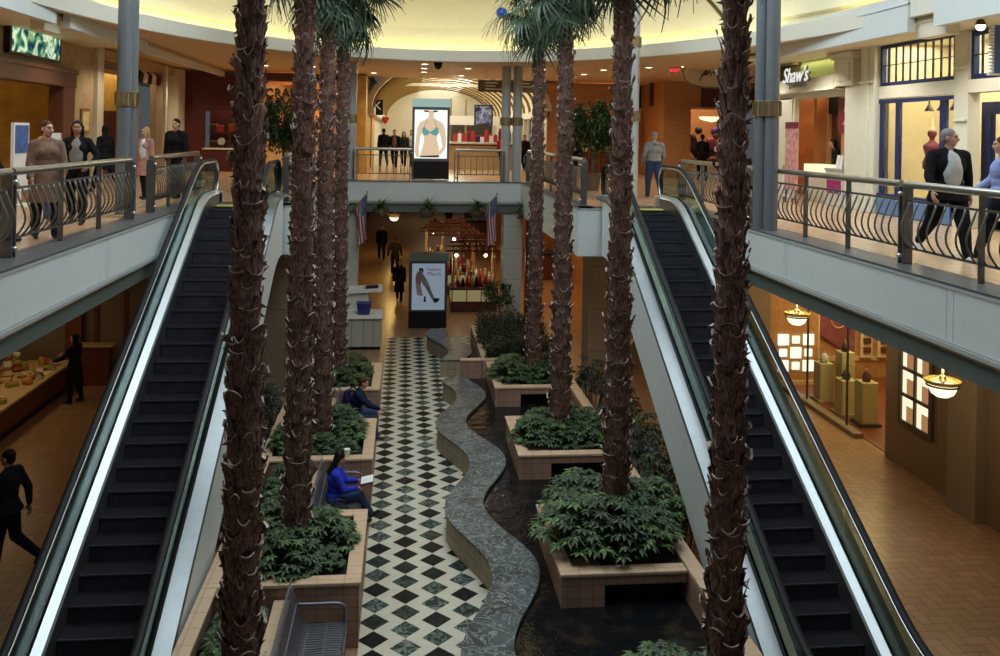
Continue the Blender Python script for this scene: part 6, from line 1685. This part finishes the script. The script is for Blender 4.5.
    if hairlen != 'none':
        EH(m, (0, -.022, .047), (.084, .096, .085)); EH(m, (0, -.055, -.01), (.072, .055, .075))
        if hairlen in ('long', 'bob'):
            dn = .30 if hairlen == 'long' else .13
            for s in (-1, -.5, 0, .5, 1): cap(m, hd((.066*s, -.05+.03*abs(s), .02)), hd((.078*s, -.075+.05*abs(s), -dn)), .038*k, .030*k)
        if hairlen == 'bun': EH(m, (0, -.125, .03), (.045, .04, .045))
        ctr = hd((0, .02, 0))
        hb = baked(m, 'hair', HAIR[hair], T, vox*k*.9, 1)
    if cap_:
        m = MB(); EH(m, (0, -.012, .06), (.090, .106, .075)); EH(m, (0, .095, .045), (.06, .06, .010)); baked(m, 'cap', cap_, T, vox*k*.8, 1)
    # ---- top
    m = MB(); g = .018
    def E2(c, r, ex=0): m.ell(tw(c), [(q+g+ex)*k for q in r], 14, 10)
    E2((0, 0, 1.0), (.150*B, .108*B, .09)); E2((0, 0, 1.12), (.135*B, .098*B, .14)); E2((0, .0, 1.27), (.158*B, .115*B, .17)); cap(m, tw((-SH*.85, -.015, 1.395)), tw((SH*.85, -.015, 1.395)), .078*k*B**.5, .078*k*B**.5)
    cap(m, tw((0, -.02, 1.40)), tw((0, -.015, 1.485)), .078*k, .062*k)
    for s in (-1, 1): cap(m, tw((.03*s, -.015, 1.455)), tw((SH*.9*s, -.01, 1.40)), .058*k, .060*k)
    if fem: E2((-.065, .082, 1.29), (.058, .055, .06)); E2((.065, .082, 1.29), (.058, .055, .06))
    for nm in 'lr':
        sh, e, w_, d2 = A[nm]
        if sleeves: cap(m, sh, e, .066*k*B**.6, .056*k*B**.6); cap(m, e, e+(w_-e)*.90, .056*k*B**.6, .044*k)
        else: cap(m, sh, sh+(e-sh)*.6, .066*k, .058*k)
    if coat > 0 and not sit:   # coat skirt hanging from the waist
        mid = (Lg['l'][1]+Lg['r'][1])/2; c0 = tw((0, 0, .98)); c1 = Vector((c0.x*.5+mid.x*.5, mid.y*.55, (hipz*k)-coat*k))
        n = 16; rings = []
        for t in (0, .35, .7, 1): 
            c = c0.lerp(c1, t); ra = (.175+.045*t)*k*B; rb = (.130+.05*t)*k*B
            rings.append([c+Vector((ra*math.cos(2*PI*q/n)*(1+.04*math.sin(5*q)), rb*math.sin(2*PI*q/n), 0)) for q in range(n)])
        m.loft(rings)
    elif coat > 0:
        for nm in 'lr': hp, kn, an, d2 = Lg[nm]; cap(m, hp, hp.lerp(kn, .6), .105*k*B, .085*k)
    if hood: m.ell(tw((0, -.11, 1.45)), (.10*k, .06*k, .07*k), 12, 8)
    tp = baked(m, 'jacket', top, T, vox*k*1.1, 2)
    if open_shirt:
        m = MB(); m.ell(tw((0, .085, 1.19)), (.105*k*B, .080*k*B, .26*k), 12, 10); m.ell(tw((0, .035, 1.42)), (.05*k, .06*k, .05*k), 12, 8); baked(m, 'shirt', open_shirt, T, vox*k*1.1, 2)
    # ---- trousers / skirt
    m = MB()
    m.ell((base+Vector((0, 0, .035)))*k, (.166*k*B, .12*k*B, .11*k), 14, 10)
    for nm in 'lr':
        hp, kn, an, d2 = Lg[nm]
        cap(m, hp, kn, .098*k*B, .072*k*B); cap(m, kn, an+d2*(-.0)*k, .071*k*B, .060*k)
    baked(m, 'trousers', bottom, T, vox*k*1.1, 2)
    if skirt:
        pass
    # ---- shoes
    for nm in 'lr':
        hp, kn, an, d2 = Lg[nm]; m = MB()
        up, fw = foot_axes(d2)
        cap(m, an-up*.035*k-fw*.035*k, an-up*.045*k+fw*.13*k, .042*k, .034*k); cap(m, an-up*.03*k, an+up*.02*k, .045*k, .045*k)
        baked(m, 'shoe', shoes or M_shoe, T, vox*k*1.0, 1)
    T['h'] = k
    T.location = (loc[0], loc[1], loc[2]+drop); T.rotation_euler = (0, 0, math.radians(face))
    T['anchor'] = [list(A['l'][2]), list(A['r'][2]), list(hc)]
    del T['h']; A_ = {n: (A[n][2].copy(), A[n][3].copy()) for n in 'lr'}; del T['anchor']
    T_data[T.name] = (A_, hc.copy(), tw, Lg, k)
    return T
T_data = {}
# facing: 0 looks along the atrium away from the camera, -90 to the right, 90 to the left, 180 towards the camera
WALK = ((24, 8), (-20, 22)); WARM = {'l': (-18, 7, 14), 'r': (20, 7, 22)}
# -- seated readers
reader = person('woman with long black hair in a royal blue jacket reading on a bench', (-1.06, 14.95, 0), -90, 1.64, sit=True, legs=((88, 78, 4), (96, 62, -14)), arms={'l': (28, 8, 66, 20), 'r': (30, 8, 62, 20)}, lean=5, headpitch=24, hair='black', hairlen='long', top=C_blue, bottom=C_jean, fem=True, bulk=1.32, vox=.012)
seated = person('dark-haired man in a navy jacket leaning forward on the far bench', (-1.0, 19.2, 0), -90, 1.76, sit=True, legs=((90, 88, 4), (90, 80, 8)), arms={'l': (30, 5, 20, 12), 'r': (48, 6, 22, 10)}, lean=16, headpitch=2, hair='brown', top=C_navy, bottom=C_jean, bulk=1.12, vox=.013)
# book, cup things
def at(T, p): # local point of a figure to world
    return Matrix.Translation(T.location) @ Euler((0, 0, T.rotation_euler[2])).to_matrix().to_4x4() @ Vector(p)
A_, hc, tw_, Lg_, k_ = T_data[reader.name]
hm = (A_['l'][0]+A_['r'][0])/2+(A_['l'][1]+A_['r'][1])*.05
c = at(reader, hm+Vector((0, .05, .035)))
T = thing('open_book', 'open white book in the hands of the reader in blue', 'book', c)
for s in (-1, 1):
    m = MB(); m.prism([c+Vector((-.10, 0, -.005)), c+Vector((.10, 0, .03)), c+Vector((.10, .15*s, .05)), c+Vector((-.10, .15*s, .012))], (0, 0, .012)); m.build('page_block', M_book, T)
m = MB(); m.prism([c+Vector((-.11, -.16, -.004)), c+Vector((.11, -.16, .034)), c+Vector((.11, .16, .034)), c+Vector((-.11, .16, -.004))], (0, 0, -.006)); m.build('cover', M_burg, T)
b = at(reader, (.42, -.02, .50))
T = thing('handbag', 'dark handbag on the bench seat beside the reader in blue', 'handbag', (-.95, 14.35, .43))
m = MB(); m.ell((-.95, 14.35, .53), (.17, .15, .10), 14, 8); m.build('body', C_char, T, smooth=True)
m = MB(); m.tube(catmull([(-1.07, 14.35, .58), (-.98, 14.33, .70), (-.86, 14.36, .66), (-.83, 14.36, .57)], 5), .012, 6); m.build('strap', M_shoe, T, smooth=True); m = MB(); m.box(-.99, -.91, 14.20, 14.212, .52, .55); m.build('clasp', M_brass, T)
T = thing('backpack', 'dark blue backpack on the back of the seated man', 'backpack', (-1.2, 19.2, .6))
m = MB(); m.ell((-1.13, 19.2, .84), (.10, .17, .22), 14, 10); m.build('body', C_navy, T, smooth=True)
m = MB(); m.ell((-1.21, 19.2, .76), (.06, .12, .11), 12, 8); m.build('pocket', C_char, T, smooth=True)
for s in (-1, 1): m = MB(); m.tube(catmull([(-1.10, 19.2+.11*s, 1.02), (-1.0, 19.2+.12*s, 1.08), (-.90, 19.2+.13*s, .95)], 4), .018, 6); m.build('strap', C_char, T, smooth=True)
# -- upper left walkers
LA = [
 ('grey-haired man in a dark jacket cut by the left edge of the photo', (-5.55, 12.5, U), -60, dict(h=1.74, hair='grey', top=C_black, bottom=C_char, legs=WALK, arms=WARM, bulk=1.15)),
 ('blond girl with a white bag behind the woman in the trench coat', (-6.15, 15.8, U), 30, dict(h=1.42, hair='blond', hairlen='bob', top=C_olive, bottom=C_jean, fem=True, legs=((8, 4), (-8, 8)))),
 ('brown-haired woman in a beige trench coat leaning near the rail', (-5.02, 13.1, U), -150, dict(h=1.68, hair='brown', hairlen='bun', top=C_trench, bottom=C_char, coat=.38, fem=True, bulk=1.12, headyaw=25, legs=((6, 4), (-6, 6)), arms={'l': (14, 10, 40, 10), 'r': (6, 10, 30, 6)})),
 ('long-haired woman all in black with hands at her hips', (-5.35, 15.2, U), 190, dict(h=1.72, skin='tan', hair='black', hairlen='long', top=C_black, bottom=C_black, fem=True, bulk=1.08, legs=((16, 6), (-16, 20)), arms={'l': (4, 32, 46, 42), 'r': (4, 32, 46, 42)}, open_shirt=cloth('printed', (.2, .19, .18)))),
 ('long-haired person in black at the yellow doorway', (-7.3, 22.6, U), 60, dict(h=1.70, hair='black', hairlen='long', top=C_black, bottom=C_black, coat=.3, legs=WALK)),
 ('fair-haired woman in a dusty pink coat beside the black-clad man', (-5.75, 20.5, U), 150, dict(h=1.62, hair='blond', hairlen='bob', top=C_pink, bottom=C_char, coat=.35, fem=True, open_shirt=C_white, legs=((6, 4), (-4, 6)))),
 ('dark-haired man in a black jacket at the end of the left railing', (-5.2, 20.9, U), 150, dict(h=1.82, hair='black', top=C_black, bottom=C_black, bulk=1.38, headyaw=10, legs=((5, 3), (-5, 6)))),
 ('grey-haired man in an open dark jacket walking behind the right rail', (7.35, 11.3, U), 176, dict(h=1.82, skin='fair', hair='grey', top=C_black, bottom=C_black, coat=.12, bulk=1.28, open_shirt=cloth('light_grey', (.45, .47, .48)), headyaw=48, legs=((20, 6), (-24, 22)), arms={'l': (-14, 17, 14), 'r': (18, 17, 18)}, shoes=M_shoew, vox=.012)),
 ('man in a lavender shirt and black trousers at the right edge', (8.2, 11.4, U), 60, dict(h=1.74, hair='brown', top=C_lav, bottom=C_black, bulk=1.2, legs=((24, 8), (-22, 24)), arms={'l': (-20, 8, 20), 'r': (24, 8, 30)}, vox=.012)),
 ('man in a grey hooded jacket and grey cap walking away on the landing', (6.55, 22.8, U), 8, dict(h=1.72, hair='grey', hairlen='none', cap_=C_grey, top=C_grey, bottom=C_jean, hood=True, bulk=1.3, legs=((10, 6), (-8, 10)), arms={'l': (6, 12, 30, 8), 'r': (4, 12, 30, 8)})),
 ('person in black under the ficus tree behind the landing rail', (5.15, 27.0, U), 150, dict(h=1.68, hair='black', hairlen='bob', top=C_black, bottom=C_char, bulk=1.15, legs=((4, 3), (-4, 6)))),
 ('dark-clothed person facing the wood-framed shop window', (10.75, 31.2, U), -8, dict(h=1.72, hair='black', top=C_black, bottom=C_black, legs=((10, 6), (-8, 10)))),
 ('dark-clothed customer bending over the jewellery counter, left one', (11.35, 22.1, U), 70, dict(h=1.66, hair='black', hairlen='bob', top=C_black, bottom=C_char, lean=16, legs=((4, 3), (-4, 6)), detail=False)),
 ('dark-haired jeweller customer in navy, right one of the pair', (11.4, 21.4, U), 60, dict(h=1.72, hair='black', top=C_navy, bottom=C_black, lean=6, legs=((4, 3), (-4, 6)), detail=False)),
 ('tall black-coated person leftmost of the corridor group', (-.95, 40.2, U), 10, dict(h=1.78, hair='black', top=C_black, bottom=C_black, coat=.2, vox=.02, detail=False)),
 ('black-coated person with a pale shirt in the corridor group', (-.45, 39.4, U), 170, dict(h=1.74, hair='black', top=C_black, bottom=C_black, open_shirt=C_trench, vox=.02, detail=False)),
 ('black-dressed person half hidden in the corridor group', (-.05, 41.0, U), 170, dict(h=1.66, hair='black', hairlen='bob', top=C_char, bottom=C_black, vox=.02, detail=False)),
 ('person in a white top at the right of the corridor group', (.30, 41.6, U), 150, dict(h=1.74, hair='brown', top=C_white, bottom=C_char, vox=.02, detail=False)),
 ('dark-clothed person seen between the grey pipes and a palm', (5.1, 37.6, U), 160, dict(h=1.60, hair='black', top=C_black, bottom=C_black, vox=.02, detail=False)),
 ('person in red by the corridor kiosk, behind the grey pipes', (4.15, 37.6, U), 160, dict(h=1.62, hair='black', top=C_red, bottom=C_black, vox=.02, detail=False)),
 # lower level
 ('man in black striding across the lower left floor', (-5.72, 13.72, 0), 78, dict(h=1.84, hair='black', top=C_black, bottom=C_black, coat=.05, bulk=1.12, legs=((8, 2), (-6, 50)), arms={'l': (18, 8, 16), 'r': (-26, 10, 24)})),
 ('dark-coated customer standing at the lower left goods counter', (-7.75, 22.1, 0), 80, dict(h=1.66, hair='black', hairlen='bob', top=C_black, bottom=C_black, coat=.45, bulk=1.15, legs=((5, 3), (-5, 8)), arms={'l': (40, 8, 30), 'r': (44, 8, 34)})),
 ('dark silhouette of the walker farthest down the lower corridor', (-1.1, 46.0, 0), 180, dict(h=1.80, hair='black', top=C_black, bottom=C_black, coat=.2, bulk=1.1, vox=.02, detail=False, legs=((12, 6), (-10, 12)))),
 ('dark silhouette of the middle lower walker under the bowl lamp', (-.36, 41.2, 0), 0, dict(h=1.76, hair='black', top=C_black, bottom=C_black, bulk=1.1, vox=.02, detail=False, legs=((14, 6), (-12, 14)), arms={'l': (0, 18, 10), 'r': (4, 14, 12)})),
 ('dark long-coated walker nearest the poster kiosk on the lower floor', (-.12, 34.6, 0), 170, dict(h=1.66, hair='black', hairlen='bob', top=C_black, bottom=C_black, coat=.5, vox=.018, detail=False, legs=((14, 6), (-12, 14)))),
 ('black figure standing far behind the gift carts, left of two', (3.1, 61, 0), 170, dict(h=1.74, hair='black', top=C_black, bottom=C_black, coat=.2, vox=.022, detail=False, legs=((4, 2), (-4, 4)))),
 ('brown-coated figure far behind the gift carts, right of two', (4.3, 59, 0), 170, dict(h=1.74, hair='black', top=C_brownc, bottom=C_black, vox=.022, detail=False, legs=((4, 2), (-4, 4)))),
]
for lb, lc, fc, kw in LA: person(lb, lc, fc, **kw)
